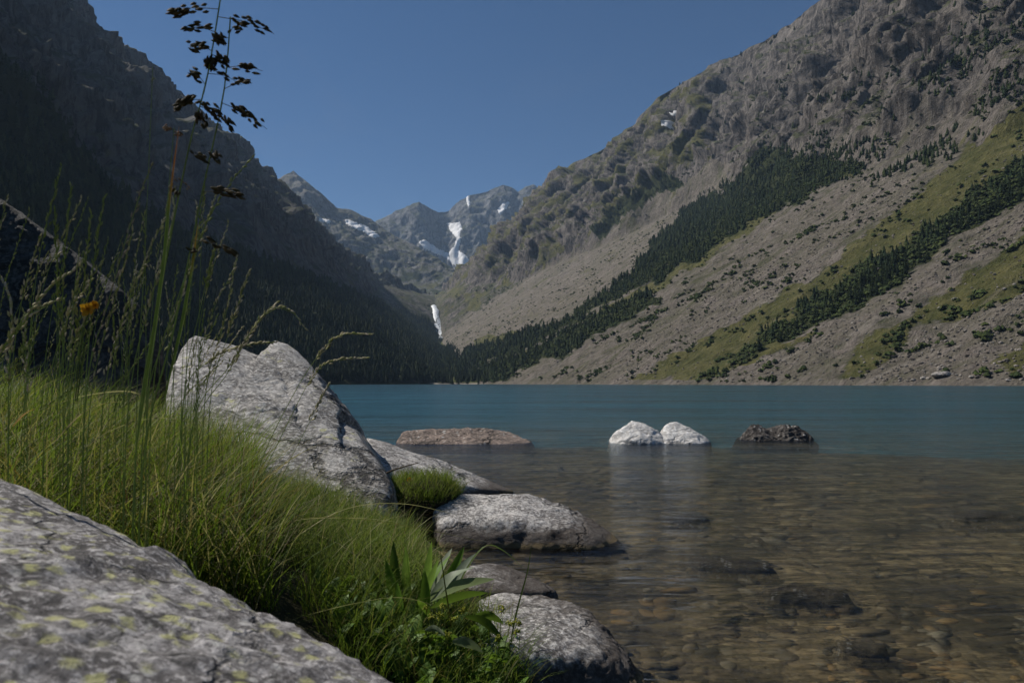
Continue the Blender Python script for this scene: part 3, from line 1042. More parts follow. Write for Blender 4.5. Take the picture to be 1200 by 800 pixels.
def mass_object(name, sets, label):
    V, F, C, n = [], [], [], 0
    for v_, f_, c_ in sets:
        V.append(v_)
        F.append(f_ + n)
        C.append(c_)
        n += len(v_)
    o = link(name, make_mesh(name, np.concatenate(V), np.concatenate(F), MAT['conifer'], False, {'tint': np.concatenate(C)}))
    tag(o, label, 'forest' if 'forest' in name else 'shrubs', kind='stuff')


GREEN_D = [(0.034, 0.048, 0.020), (0.044, 0.058, 0.023), (0.026, 0.040, 0.018), (0.060, 0.072, 0.026)]
GREEN_R = [(0.026, 0.042, 0.014), (0.036, 0.052, 0.018), (0.020, 0.034, 0.014), (0.050, 0.064, 0.020)]
GREEN_S = [(0.048, 0.066, 0.018), (0.062, 0.078, 0.022), (0.036, 0.052, 0.016)]

pxr, pyr = warped_px(PR, 20)
fm = zone_of(pxr, pyr, right_forest)
nnr = fbm(PR.reshape(-1, 3) / 38.0, 4).reshape(pxr.shape)
near = PR[..., 1] < 1000
fmask = fm * (0.15 + smooth(nnr, -0.2, 0.15)) * (1 - clR * (1 - smooth(nnr, 0.0, 0.14))) + 0.10 * clR * (pxr > 780) * smooth(nnr, 0.10, 0.25) + 0.8 * zone_of(pxr, pyr, cliff_wood) * smooth(fbm(PR.reshape(-1, 3) / 70.0 + 3, 5, 0.6).reshape(pxr.shape), -0.05, 0.10)
pts_r = scatter_points(PR, fmask, 7500, RNG)
nn2 = fbm(PR.reshape(-1, 3) / 14.0 + 7, 3).reshape(pxr.shape)
sm = np.maximum(zone_of(pxr, pyr, right_shrub), 0.28 * (1 - clR)) * smooth(nnr, -0.1, 0.25) * smooth(nn2, -0.1, 0.2) + 0.8 * fm * (1 - clR)
pts_s = scatter_points(PR, sm * np.clip(700 / PR[..., 1], 0.3, 3.0), 20000, RNG)
pxl, pyl = warped_px(PL, 12, 3)
lmask = zone_of(pxl, pyl, left_forest) * (0.2 + smooth(fbm(PL.reshape(-1, 3) / 50.0, 4).reshape(pxl.shape), -0.25, 0.1))
pts_l = scatter_points(PL, lmask, 7800, RNG)
pts_h = scatter_points(PS, np.ones(PS.shape[:2]), 5200, RNG)
# the wooded flat at the head of the lake
vy = RNG.uniform(752, 2060, 2600)
vx = np.interp(vy, [745, 950, 1500, 2060], [-110, -118, -175, -280]) + RNG.rand(2600) * np.interp(vy, [745, 950, 1500, 2060], [90, 75, 60, 90])
keepv = RNG.rand(2600) < np.interp(vy, [745, 760, 800, 1500, 1900, 2060], [0.05, 0.6, 1.0, 0.8, 0.6, 0.25])
keepv &= np.abs(HX + FOC * vx / vy - 514) > 9 * (vy > 1500)
vx, vy = vx[keepv], vy[keepv]
pts_v = np.stack([vx, vy, np.interp(vy, VAL_Y, VAL_Z) - 1.0], 1)

# the conifers that show largest stand as trees of their own
def rich_conifer(seed):
    r = random.Random(seed)
    V, F = [], []
    tiers = 13
    for t in range(tiers):
        z0 = 0.09 + 0.88 * t / tiers
        rad = (0.19 * (1 - t / tiers) ** 0.75 + 0.02) * r.uniform(.8, 1.15)
        nb = 7 if t < 9 else 5
        ph = r.random() * 6.28
        for k in range(nb):
            an = ph + 6.2832 * k / nb + r.uniform(-.25, .25)
            rr = rad * r.uniform(.6, 1.2)
            w = 0.30 + r.random() * .2
            b = len(V)
            V.append((0, 0, z0 + 0.075))
            V.append((math.cos(an - w) * rr * .7, math.sin(an - w) * rr * .7, z0))
            V.append((math.cos(an) * rr, math.sin(an) * rr, z0 - 0.025))
            V.append((math.cos(an + w) * rr * .7, math.sin(an + w) * rr * .7, z0))
            V.append((math.cos(an) * rr * .35, math.sin(an) * rr * .35, z0 - 0.045))
            F += [(b, b + 1, b + 2), (b, b + 2, b + 3), (b + 4, b + 2, b + 1), (b + 4, b + 3, b + 2)]
    V = np.array(V)
    c = np.tile((0.026, 0.040, 0.014), (len(V), 1)) * np.random.RandomState(seed).uniform(.7, 1.4, (len(V), 1))
    return make_mesh('crown', V, np.array(F), MAT['conifer'], False, {'tint': c})


CROWNS = [rich_conifer(s) for s in range(6)]
tb = MB()
tb.tube([(0, 0, -0.06), (0, 0, 0.3), (0.004, 0, 0.7), (0, 0, 0.97)], [0.020, 0.015, 0.009, 0.002], sides=6)
TRUNK = make_mesh('trunk', np.concatenate(tb.V), np.concatenate(tb.F), MAT['bark'])


def single_trees(pts, count, hlo, hhi, label, group, score):
    order = np.argsort(-score)[:count]
    for i in order:
        p = pts[i]
        h = RNG.uniform(hlo, hhi)
        root = link('pine_tree', None, None, p)
        root.scale = (h, h, h)
        root.rotation_euler = (0, 0, RNG.uniform(0, 6.28))
        tag(root, label, 'tree', group)
        link('trunk', TRUNK, root)
        link('crown', CROWNS[RNG.randint(6)], root)
    m = np.ones(len(pts), bool)
    m[order] = False
    return pts[m]


pxy = project(pts_r)
sc1 = (1.0 / pts_r[:, 1]) * ((pxy[0] > 830) & (pxy[0] < 1200) & (pyr is not None))
pts_r = single_trees(pts_r, 110, 6, 11, 'dark conifer in the diagonal wood on the sunlit slope right of the lake', 'conifers of the diagonal wood', sc1)
pxy = project(pts_h)
sc2 = -np.abs(pts_h[:, 2] - 3) + 1000.0 * ((pxy[0] > 370) & (pxy[0] < 500) & (pts_h[:, 2] < 14)) + RNG.rand(len(pts_h)) * 8
pts_h = single_trees(pts_h, 60, 9, 14, 'dark conifer at the foot of the shaded spur on the far shore', 'conifers along the shaded far shore', sc2)
sc3 = -pts_v[:, 1] + RNG.rand(len(pts_v)) * 40
pts_v = single_trees(pts_v, 70, 8, 14, 'conifer on the wooded flat at the head of the lake', 'conifers at the head of the lake', sc3)

nearr = pts_r[:, 1] < 900
mass_object('forest', [plant_mass(pts_r[nearr], CON, 5, 10, 1.1, GREEN_R, RNG), plant_mass(pts_r[~nearr], CON_S, 7, 14, 1.1, GREEN_R, RNG)], 'scattered dark woods on the sunlit slope')
mass_object('shrubs', [plant_mass(pts_s, SHR, 1.3, 4.2, 1.6, GREEN_S, RNG)], 'low green shrubs dotted over the sunlit slope')
mass_object('forest', [plant_mass(pts_l, CON_S, 9, 16, 1.0, GREEN_D, RNG)], 'dark conifer forest on the shaded mountain side')
mass_object('forest', [plant_mass(pts_h, CON, 8, 15, 1.0, GREEN_D, RNG)], 'dark conifer forest covering the spur above the far shore')
mass_object('forest', [plant_mass(pts_v, CON, 8, 14, 1.0, GREEN_R, RNG)], 'conifer wood on the flat at the head of the lake')

# loose blocks on the scree
def stone_proto(seed):
    r = np.random.RandomState(seed)
    bm = bmesh.new()
    bmesh.ops.create_icosphere(bm, subdivisions=1, radius=0.5)
    V = np.array([v.co for v in bm.verts])
    F = np.array([[q.index for q in f.verts] for f in bm.faces])
    bm.free()
    V = V * r.uniform(0.65, 1.2, (len(V), 1)) * np.array([1.1, 0.95, 0.75])
    return V, F


STN = [stone_proto(s) for s in range(6)]
scm = np.maximum(zone_of(pxr, pyr, right_scree), 0.15 * (1 - clR))
st = scatter_points(PR, scm * np.clip(600 / PR[..., 1], 0.2, 3) ** 1.5, 6500, RNG)
hh_ = RNG.rand(len(st))
Vv, Ff, Cc = plant_mass(st + np.array([0, 0, 0.5]), STN, 0.7, 2.6, 1.0, [(0.20, 0.175, 0.155), (0.28, 0.25, 0.225), (0.14, 0.12, 0.105)], RNG)
tag(link('scree', make_mesh('scree', Vv, Ff, MAT['stone'], False, {'tint': Cc})), 'loose grey blocks scattered over the scree', 'scree', kind='stuff')


# ------------------------------------------------------------------ boulders
_ico = {}


def ico_dirs(sub):
    if sub not in _ico:
        bm = bmesh.new()
        bmesh.ops.create_icosphere(bm, subdivisions=sub, radius=1.0)
        _ico[sub] = (np.array([v.co for v in bm.verts]), np.array([[q.index for q in f.verts] for f in bm.faces]))
        bm.free()
    return _ico[sub]


def rock(name, pts, mat, label, cat, sub=6, p=14, rough=0.03, wave=0.35, cracks=(), group=None, seed=0.0, crag=0.5, fine=0.25, lobes=()):
    """a boulder: the hull of surveyed corner points, edges rounded, surface broken by crags and cracks"""
    pts = np.array(pts, float)
    lo, hi = pts.min(0), pts.max(0)
    c = pts.mean(0) * 0.5 + (lo + hi) * 0.25
    ext = (hi - lo) / 2
    D, F = ico_dirs(sub)
    R = np.zeros(len(D))
    for hull in (lobes or [pts]):
        bm = bmesh.new()
        vs = [bm.verts.new((np.array(q) - c) / ext) for q in hull]
        bmesh.ops.convex_hull(bm, input=vs)
        bm.normal_update()
        planes = {}
        for f in bm.faces:
            n = np.array(f.normal)
            d = float(n @ np.array(f.verts[0].co))
            if d > 1e-3:
                planes[tuple(np.round([*n, d], 2))] = (n, d)
        bm.free()
        acc = np.zeros(len(D))
        for n, d in planes.values():
            acc += np.clip(D @ n / d, 0, None) ** p
        R = np.maximum(R, acc ** (-1.0 / p))
    V = D * R[:, None] * ext + c
    Nn = D / ext
    Nn /= np.linalg.norm(Nn, axis=1)[:, None]
    q = V / wave + seed
    w = np.stack([fbm(q * 0.7 + s_, 3) for s_ in (1.3, 5.9, 9.1)], 1)
    dis = fbm(q + 0.4 * w, 6, 0.52) * (1 - crag) + (ridged(q * 1.3 + 0.6 * w, 6, 0.55) - 0.2) * crag
    dis = dis * rough + rough * fine * fbm(q * 6, 4, 0.65)
    for cp, cn, cw, cdp in cracks:
        cp, cn = np.array(cp), np.array(cn, float)
        cn = cn / np.linalg.norm(cn)
        dd = (V - cp) @ cn + 0.04 * fbm(q * 2.0 + 3, 4)
        dis = dis - cdp * np.exp(-(dd / cw) ** 2)
    V = V + Nn * dis[:, None]
    base = np.array([c[0], c[1], lo[2]])
    ob = link(name, make_mesh(name, V - base, F, mat), None, base)
    tag(ob, label, cat, group)
    return ob


# near block under the lens
rock('boulder', [pt(-190, 475, 1.55), pt(0, 537, 1.30), pt(120, 590, 1.19), pt(250, 652, 1.06), pt(400, 730, 0.92), pt(530, 800, 0.80), pt(600, 860, 0.70),
                 (-0.95, 0.45, 0.86), (-0.42, 0.42, 0.795), (-0.10, 0.40, 0.665), (-1.0, -0.5, 0.80), (0.12, -0.5, 0.50), (0.10, 0.3, 0.54),
                 (-1.3, 1.4, -0.1), (0.22, 0.75, -0.1), (0.3, -0.5, -0.1), (-1.3, -0.6, -0.1), (-0.5, 1.35, 0.1), (-0.1, 1.05, 0.1)],
     MAT['front'], 'large lichen-spotted granite block filling the bottom left corner, out of focus', 'boulder', 7, 26, 0.030, 0.30, seed=3.3, crag=0.35, fine=0.5)
# the leaning boulder: two crests with a notch between them
foot_ = [pt(195, 545, 3.9), pt(300, 615, 3.75), pt(400, 628, 3.65), pt(454, 600, 3.85), (-2.6, 7.0, 0.1), (-1.3, 6.8, -0.1), (-0.75, 4.0, 0.0), (-0.8, 5.4, 0.0), (-2.0, 3.9, 0.2)]
lobe_a = foot_ + [pt(198, 436, 5.1), pt(203, 424, 5.3), pt(224, 391, 5.75), pt(238, 394, 5.85), pt(270, 404, 5.9), pt(300, 416, 5.9), pt(330, 450, 5.7), pt(400, 540, 4.6), pt(225, 420, 7.0), pt(330, 460, 7.0)]
lobe_b = foot_ + [pt(280, 455, 5.55), pt(305, 428, 5.8), pt(311, 410, 5.95), pt(319, 398, 6.05), pt(334, 402, 6.1), pt(352, 414, 6.05), pt(388, 455, 5.9), pt(414, 488, 5.6), pt(434, 520, 5.0), pt(457, 560, 4.3), pt(345, 425, 7.1), pt(425, 520, 6.3), pt(230, 520, 4.5)]
rock('boulder', lobe_a + lobe_b, MAT['boulder'], 'big leaning grey boulder with yellow-green lichen, behind the grass', 'boulder', 6, 90, 0.055, 0.55, seed=1.7, crag=0.25, fine=0.45, lobes=(lobe_a, lobe_b),
     cracks=[(pt(425, 560, 4.5), (0.95, 0.1, 0.45), 0.02, 0.07), (pt(350, 520, 4.8), (0.5, 0.1, 0.85), 0.015, 0.025), (pt(300, 480, 5.2), (0.9, -0.1, 0.3), 0.012, 0.02), (pt(375, 500, 5.2), (0.75, 0.1, 0.6), 0.012, 0.025)])
# dark wall of rock far left
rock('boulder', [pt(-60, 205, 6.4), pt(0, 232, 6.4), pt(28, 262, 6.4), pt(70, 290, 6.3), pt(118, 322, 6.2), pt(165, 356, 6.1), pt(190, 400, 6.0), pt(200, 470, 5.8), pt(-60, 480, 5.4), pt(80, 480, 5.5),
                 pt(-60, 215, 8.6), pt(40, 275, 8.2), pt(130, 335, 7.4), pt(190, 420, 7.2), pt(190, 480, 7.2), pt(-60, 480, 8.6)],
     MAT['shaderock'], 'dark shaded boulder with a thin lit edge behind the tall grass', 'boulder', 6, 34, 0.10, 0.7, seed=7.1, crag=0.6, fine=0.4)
# low slab running from the leaning boulder to the water
rock('slab', [pt(430, 512, 6.4), pt(470, 530, 6.5), pt(525, 548, 6.5), pt(575, 563, 6.5), pt(606, 576, 6.3), pt(520, 590, 5.4), pt(460, 600, 4.9), pt(440, 560, 4.9),
              pt(440, 520, 7.2), pt(540, 553, 7.1), (-0.1, 6.4, -0.25), (-0.9, 5.2, -0.25), (-1.4, 7.4, -0.25), (-1.4, 5.0, -0.2)],
     MAT['shore'], 'low pale slab sloping into the water behind the rounded shore rock', 'rock', 6, 40, 0.06, 0.4, seed=2.2)
# rounded rock with tide mark
rock('shore_rock', [pt(505, 592, 4.5), pt(530, 580, 4.7), pt(622, 577, 4.8), pt(662, 592, 4.75), pt(702, 612, 4.6), pt(728, 632, 4.35), pt(735, 640, 4.3),
                    pt(514, 612, 4.25), pt(600, 606, 4.25), pt(690, 626, 4.22), pt(515, 642, 4.15), pt(690, 644, 4.1), (-0.5, 4.15, -0.3), (0.66, 4.1, -0.3), (0.75, 4.6, -0.3), (-0.5, 5.4, -0.3), (0.35, 5.4, -0.3), pt(540, 585, 5.2), pt(620, 588, 5.2)],
     MAT['shore'], 'whale-backed grey rock with a dark wet band, standing in the shallows', 'rock', 6, 36, 0.034, 0.34, seed=4.4, crag=0.25, fine=0.5)
# rounded boulder at bottom centre
rock('shore_rock', [pt(556, 700, 2.75), pt(590, 690, 2.95), pt(640, 694, 2.95), pt(690, 713, 2.75), pt(722, 738, 2.55), pt(745, 772, 2.35), pt(766, 806, 2.25),
                    pt(640, 742, 2.25), pt(590, 745, 2.2), pt(700, 770, 2.2), pt(560, 760, 2.1), (-0.2, 2.05, -0.2), (0.46, 2.1, -0.2), (0.55, 2.3, -0.2), (0.3, 3.1, -0.2), (-0.2, 3.1, -0.2)],
     MAT['shore'], 'rounded granite boulder at the water edge, pale on top and dark in front', 'rock', 6, 18, 0.028, 0.2, seed=5.5, crag=0.35, fine=0.5)
rock('flat_stone', [pt(545, 662, 3.3), pt(580, 658, 3.5), pt(612, 670, 3.45), pt(655, 690, 3.15), pt(600, 694, 3.0), pt(550, 690, 3.0), (-0.3, 3.0, -0.15), (0.25, 3.1, -0.15), (0.1, 3.6, -0.15), (-0.3, 3.6, -0.15)],
     MAT['shore'], 'small flat stone behind the rounded granite boulder', 'stone', 5, 16, 0.02, 0.15, seed=6.6)
# rocks out in the lake
rock('lake_rock', [pt(716, 518, 11.5), pt(721, 504, 11.6), pt(740, 495, 11.8), pt(757, 497, 11.7), pt(774, 506, 11.6), pt(782, 519, 11.4), pt(750, 520, 11.2), pt(730, 520, 11.2), pt(745, 500, 12.5), pt(770, 510, 12.4), (1.65, 11.2, -0.4), (2.7, 11.2, -0.4), (2.7, 12.6, -0.4), (1.7, 12.6, -0.4)],
     MAT['white'], 'pale rounded rock out in the lake, left half of the white pair', 'rock', 5, 26, 0.10, 0.40, seed=8.1, group='rocks standing out in the lake')
rock('lake_rock', [pt(772, 512, 11.6), pt(782, 496, 11.9), pt(796, 496, 11.9), pt(812, 505, 11.8), pt(832, 516, 11.6), pt(780, 520, 11.3), pt(815, 520, 11.3), pt(790, 500, 12.7), pt(815, 510, 12.5), (2.5, 11.3, -0.4), (3.4, 11.3, -0.4), (3.2, 12.8, -0.4), (2.5, 12.8, -0.4)],
     MAT['white'], 'pale wedge-shaped rock out in the lake, right half of the white pair', 'rock', 5, 30, 0.10, 0.40, seed=8.8, group='rocks standing out in the lake')
rock('lake_rock', [pt(868, 514, 12.2), pt(882, 500, 12.4), pt(892, 504, 12.3), pt(920, 503, 12.3), pt(932, 500, 12.4), pt(944, 508, 12.3), pt(954, 515, 12.2), pt(890, 517, 11.9), pt(940, 517, 11.9), pt(895, 506, 13.0), pt(935, 505, 13.0), (4.1, 11.9, -0.4), (5.4, 11.9, -0.4), (5.4, 13.2, -0.4), (4.1, 13.2, -0.4)],
     MAT['darkrock'], 'low dark jagged rock out in the lake, right of the white pair', 'rock', 6, 30, 0.13, 0.30, seed=1.1, crag=0.8, group='rocks standing out in the lake',
     cracks=[(pt(907, 505, 12.2), (1, 0, 0), 0.13, 0.07)])
rock('lake_rock', [pt(460, 519, 11.5), pt(470, 506, 12.0), pt(530, 502, 12.2), pt(585, 504, 12.2), pt(628, 519, 11.6), pt(480, 521, 11.2), pt(600, 521, 11.2), pt(480, 509, 13.0), pt(590, 510, 13.0), (-2.0, 11.2, -0.4), (0.3, 11.2, -0.4), (0.3, 13.2, -0.4), (-2.0, 13.2, -0.4)],
     MAT['brownslab'], 'long low brown rock barely above the water near the leaning boulder', 'rock', 6, 24, 0.09, 0.30, seed=9.9, crag=0.6, group='rocks standing out in the lake')
# drowned boulders
for (px_, py_, w_, d_, h_, lab) in ((945, 690, .34, .20, .10, 'dark drowned boulder in the brown shallows at lower right'),
                                    (800, 604, .30, .22, .10, 'drowned rock in the shallows beyond the rounded shore rock'),
                                    (1010, 748, .16, .12, .07, 'small drowned stone near the bottom right corner'),
                                    (1150, 600, .45, .3, .10, 'broad drowned rock near the right edge'),
                                    (860, 655, .36, .24, .09, 'flat drowned rock in front of the white pair')):
    c = on_water(px_, py_)
    b = ground_h(c[0], c[1]).item()
    pp = []
    rr = np.random.RandomState(int(px_))
    for k in range(16):
        an = 6.283 * k / 8 + rr.rand() * .4
        z_ = b - 0.1 if k < 8 else min(-0.015, b + h_ * rr.uniform(.8, 1.1))
        s_ = 1.0 if k < 8 else 0.7
        pp.append((c[0] + math.cos(an) * w_ * s_ * rr.uniform(.75, 1.1), c[1] + math.sin(an) * d_ * s_ * rr.uniform(.75, 1.1), z_))
    rock('drowned_rock', pp, MAT['subrock'], lab, 'rock', 5, 12, 0.02, 0.2, seed=px_ * .1, group='rocks under the shallow water')
# gravel and cobbles on the lake bed
n = 1000
yy = RNG.uniform(0, 1, n) ** 1.5 * 11 + 1.9
xx = np.interp(yy, SH_Y, SH_X) + 0.15 + RNG.rand(n) * (yy * 0.75 + 0.9 - np.interp(yy, SH_Y, SH_X))
zz = ground_h(xx, yy)
sz = RNG.uniform(0.05, 0.13, n) * (1 + 0.9 * (RNG.rand(n) > 0.9)) * np.clip(yy / 5, 0.8, 1.6)
allV, allF, allC, cnt = [], [], [], 0
pal = np.array([(0.27, 0.19, 0.10), (0.32, 0.23, 0.12), (0.17, 0.13, 0.075), (0.36, 0.29, 0.19), (0.10, 0.08, 0.05), (0.40, 0.24, 0.09)])
for i in range(n):
    pv, pf = STN[i % 6]
    an = RNG.rand() * 6.28
    cs, sn = math.cos(an), math.sin(an)
    q = pv * sz[i] * np.array([1.5, 1.0, 0.26])
    q = np.stack([q[:, 0] * cs - q[:, 1] * sn, q[:, 0] * sn + q[:, 1] * cs, q[:, 2]], 1) + np.array([xx[i], yy[i], zz[i]])
    q[:, 2] = np.minimum(q[:, 2], -0.012)
    allV.append(q)
    allF.append(pf + cnt)
    allC.append(np.tile(pal[RNG.randint(6)] * RNG.uniform(.8, 1.4), (len(pv), 1)))
    cnt += len(pv)
tag(link('lake_bed_gravel', make_mesh('lake_bed_gravel', np.concatenate(allV), np.concatenate(allF), MAT['stone'], True, {'tint': np.concatenate(allC)})), 'brown cobbles and gravel under the shallow water', 'gravel', kind='stuff')
# blocks along the right-hand far shore
shore_blocks = [(1105, 439, 9.5, 'pale flat-topped block, the largest on the far right shore'), (1085, 443, 4.0, 'pale block just left of the largest one on the far right shore'),
                (1140, 443, 3.5, 'pale block just right of the largest one on the far right shore'), (1070, 446, 3.5, 'grey block by the water left of the largest shore block'),
                (1182, 444, 3.0, 'pale block by the water near the right edge'), (960, 446, 2.6, 'small pale block by the far shore under the shrubs'),
                (820, 445, 3.0, 'pale block on the far shore right of the middle'), (735, 446, 3.2, 'pale block on the far shore below the brown scree'),
                (690, 446, 3.0, 'pale block at the far shore near the head of the lake'), (548, 446, 4.0, 'pale block on the beach at the head of the lake'),
                (1120, 350, 4.5, 'pale block high on the scree near the right edge')]
for px_, py_, w_, lab in shore_blocks:
    p0 = drape(PR, px_, py_)
    rr = np.random.RandomState(int(px_) + 3)
    pp = []
    for k in range(15):
        an, el = rr.uniform(0, 6.283), rr.uniform(-0.5, 1.2)
        pp.append(p0 + np.array([math.cos(an) * math.cos(el) * w_ * .55, math.sin(an) * math.cos(el) * w_ * .4, math.sin(el) * w_ * .26 - .1]) * rr.uniform(.75, 1.1))
    rock('shore_block', pp, MAT['block'], lab, 'boulder', 4, 12, 0.55, 2.0, seed=px_ * .3, group='blocks along the far shore')


# ------------------------------------------------------------------ grass on the bank
def blades(mb, base, H, width, lean, droop, cols, rng, segs=4):
    """many grass blades at once, each a tapering folded ribbon"""
    n = len(base)
    t = np.linspace(0, 1, segs + 1)
    an = rng.uniform(0, 6.283, n)
    dirv = np.stack([np.cos(an), np.sin(an), 0 * an], 1)
    ln = lean * rng.uniform(0.2, 1.3, n)
    dr = droop * rng.uniform(0.2, 1.4, n)
    out = ln[:, None] * t[None] + dr[:, None] * t[None] ** 2.4
    upz = t[None] - 0.45 * dr[:, None] * t[None] ** 3
    P = base[:, None, :] + H[:, None, None] * (out[..., None] * dirv[:, None, :] + upz[..., None] * np.array([0, 0, 1.0]))
    side = np.stack([-np.sin(an), np.cos(an), 0 * an], 1)
    tw = rng.uniform(-0.9, 0.9, n)
    side = side * np.cos(tw)[:, None] + dirv * np.sin(tw)[:, None]
    W = width[:, None] * (1 - t[None] ** 1.6) ** 0.8
    W[:, -1] = 0.00015
    L = P - side[:, None, :] * W[..., None]
    R = P + side[:, None, :] * W[..., None]
    V = np.stack([L, R], 2).reshape(-1, 3)
    m = 2 * (segs + 1)
    f = np.array([(2 * k, 2 * k + 1, 2 * k + 3, 2 * k + 2) for k in range(segs)])
    F = (f[None] + (np.arange(n) * m)[:, None, None]).reshape(-1, 4)
    cols = np.asarray(cols, float)
    c = cols[rng.randint(0, len(cols), n)] * rng.uniform(0.7, 1.25, (n, 1))
    c = np.repeat(c, m, 0)
    mb.add(V, F, c)


LUSH = [(0.17, 0.24, 0.025), (0.075, 0.14, 0.012), (0.10, 0.17, 0.016), (0.13, 0.19, 0.02), (0.055, 0.105, 0.010), (0.16, 0.20, 0.025), (0.24, 0.20, 0.05)]
PALE = [(0.17, 0.23, 0.04), (0.21, 0.26, 0.055), (0.14, 0.20, 0.03), (0.27, 0.28, 0.09)]
DRY = [(0.38, 0.30, 0.15), (0.30, 0.22, 0.10), (0.42, 0.36, 0.22), (0.32, 0.14, 0.03)]


def px_area(poly, count, d_lo, d_hi, rng):
    """random ground points of the bank whose feet are seen inside a pixel polygon"""
    out = []
    tries = 0
    while sum(map(len, out)) < count and tries < 60:
        tries += 1
        y = rng.uniform(d_lo, d_hi, 20000)
        x = rng.uniform(-0.85, 0.05, 20000) * y
        z = ground_h(x, y)
        px, py = project(np.stack([x, y, z], 1))
        ok = inside(px, py, poly) & (z > 0.01)
        out.append(np.stack([x, y, z], 1)[ok])
    return np.concatenate(out)[:count]


mb = MB()
tall_poly = [(-90, 400), (230, 430), (290, 520), (300, 640), (330, 720), (-90, 700)]
b = px_area(tall_poly, 13000, 1.25, 4.2, RNG)
blades(mb, b, RNG.uniform(0.10, 0.34, len(b)) * np.clip(b[:, 1] / 2.2, 0.6, 1.3), RNG.uniform(0.0012, 0.0030, len(b)), 0.42, 0.6, LUSH, RNG, 5)
b = px_area(tall_poly, 2600, 1.3, 3.6, RNG)
blades(mb, b, RNG.uniform(0.28, 0.50, len(b)), RNG.uniform(0.001, 0.0022, len(b)), 0.35, 0.5, LUSH + DRY[:2], RNG, 6)
b = px_area(tall_poly, 1900, 1.3, 3.8, RNG)
blades(mb, b, RNG.uniform(0.15, 0.42, len(b)), RNG.uniform(0.0008, 0.002, len(b)), 0.55, 0.7, DRY, RNG, 6)
mb.build('grass', MAT['grass'])
tag(bpy.data.objects['grass'], 'tall lush grass clump on the bank left of the leaning boulder', 'grass', kind='stuff')

mb = MB()
short_poly = [(280, 575), (330, 565), (440, 580), (480, 620), (520, 680), (520, 740), (430, 720), (300, 640)]
b = px_area(short_poly, 12000, 1.6, 4.6, RNG)
blades(mb, b, RNG.uniform(0.06, 0.15, len(b)), RNG.uniform(0.0007, 0.0015, len(b)), 0.35, 0.55, PALE + LUSH[:3], RNG, 4)
b = px_area(short_poly, 700, 1.6, 4.4, RNG)
blades(mb, b, RNG.uniform(0.12, 0.26, len(b)), RNG.uniform(0.0008, 0.0018, len(b)), 0.5, 0.8, PALE + DRY[:3], RNG, 6)
o = mb.build('grass', MAT['grass'])
tag(o, 'short fine pale grass cushion in front of the leaning boulder', 'grass', kind='stuff')

# turf cushion on the dark ledge by the water
cc = pt(492, 583, 4.75)
D, F = ico_dirs(4)
cu = D * np.array([0.27, 0.34, 0.13])
cu += D * (0.05 * fbm(D * 2.5 + 4, 4))[:, None]
g = G('dark_ground')
MAT['dark_ground'] = g.surf(g.bsdf(g.mix(g.noise(g.n('TexCoord').outputs['Object'], 12, 5), (0.012, 0.010, 0.007), (0.05, 0.04, 0.022)), 0.95, 0.1))
root = link('turf_cushion', make_mesh('turf_cushion', cu, F, MAT['dark_ground']), None, cc)
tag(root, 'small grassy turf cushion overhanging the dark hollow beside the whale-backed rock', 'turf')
mb = MB()
top = cu[(D[:, 2] > 0.0)]
sel = top[RNG.randint(0, len(top), 3200)] + RNG.uniform(-.012, .012, (3200, 3))
blades(mb, sel, RNG.uniform(0.05, 0.13, len(sel)), RNG.uniform(0.0009, 0.0018, len(sel)), 0.45, 0.6, LUSH + PALE, RNG, 4)
q = mb.build('grass_blades', MAT['grass'], root)
q['kind'] = 'stuff'
# dark block filling the hollow under it
rock('dark_bank', [pt(455, 596, 4.35), pt(512, 596, 4.55), pt(520, 640, 4.4), pt(450, 640, 3.95), pt(455, 590, 5.0), pt(515, 590, 5.0), (-0.9, 4.0, -0.1), (-0.45, 4.3, -0.15), (-0.5, 5.0, -0.15), (-0.95, 5.0, -0.1)],
     MAT['dark_ground'], 'dark bank in the hollow under the turf cushion', 'bank', 5, 10, 0.05, 0.2, seed=2.9)


# ------------------------------------------------------------------ grass stalks with seed heads
def curve3(ctrl, n=14):
    """smooth curve through control points"""
    C = np.array(ctrl, float)
    if len(C) == 2:
        C = np.array([C[0], (C[0] + C[1]) / 2, C[1]])
    t = np.linspace(0, len(C) - 1, n)
    E = np.concatenate([[2 * C[0] - C[1]], C, [2 * C[-1] - C[-2]]])
    out = []
    for u in t:
        i = min(int(u), len(C) - 2)
        f = u - i
        p0, p1, p2, p3 = E[i], E[i + 1], E[i + 2], E[i + 3]
        out.append(0.5 * (2 * p1 + (p2 - p0) * f + (2 * p0 - 5 * p1 + 4 * p2 - p3) * f * f + (3 * p1 - p0 - 3 * p2 + p3) * f ** 3))
    return np.array(out)


STEM_G = (0.30, 0.38, 0.09)
SEED_PALE = [(0.60, 0.52, 0.32), (0.50, 0.45, 0.24), (0.38, 0.38, 0.15), (0.68, 0.58, 0.44)]
SEED_DARK = [(0.075, 0.050, 0.030), (0.055, 0.040, 0.022), (0.10, 0.065, 0.035), (0.14, 0.10, 0.05)]
SEED_GREEN = [(0.24, 0.29, 0.07), (0.30, 0.34, 0.10), (0.38, 0.38, 0.15)]
TALL = 'grass stalks of the tall clump'


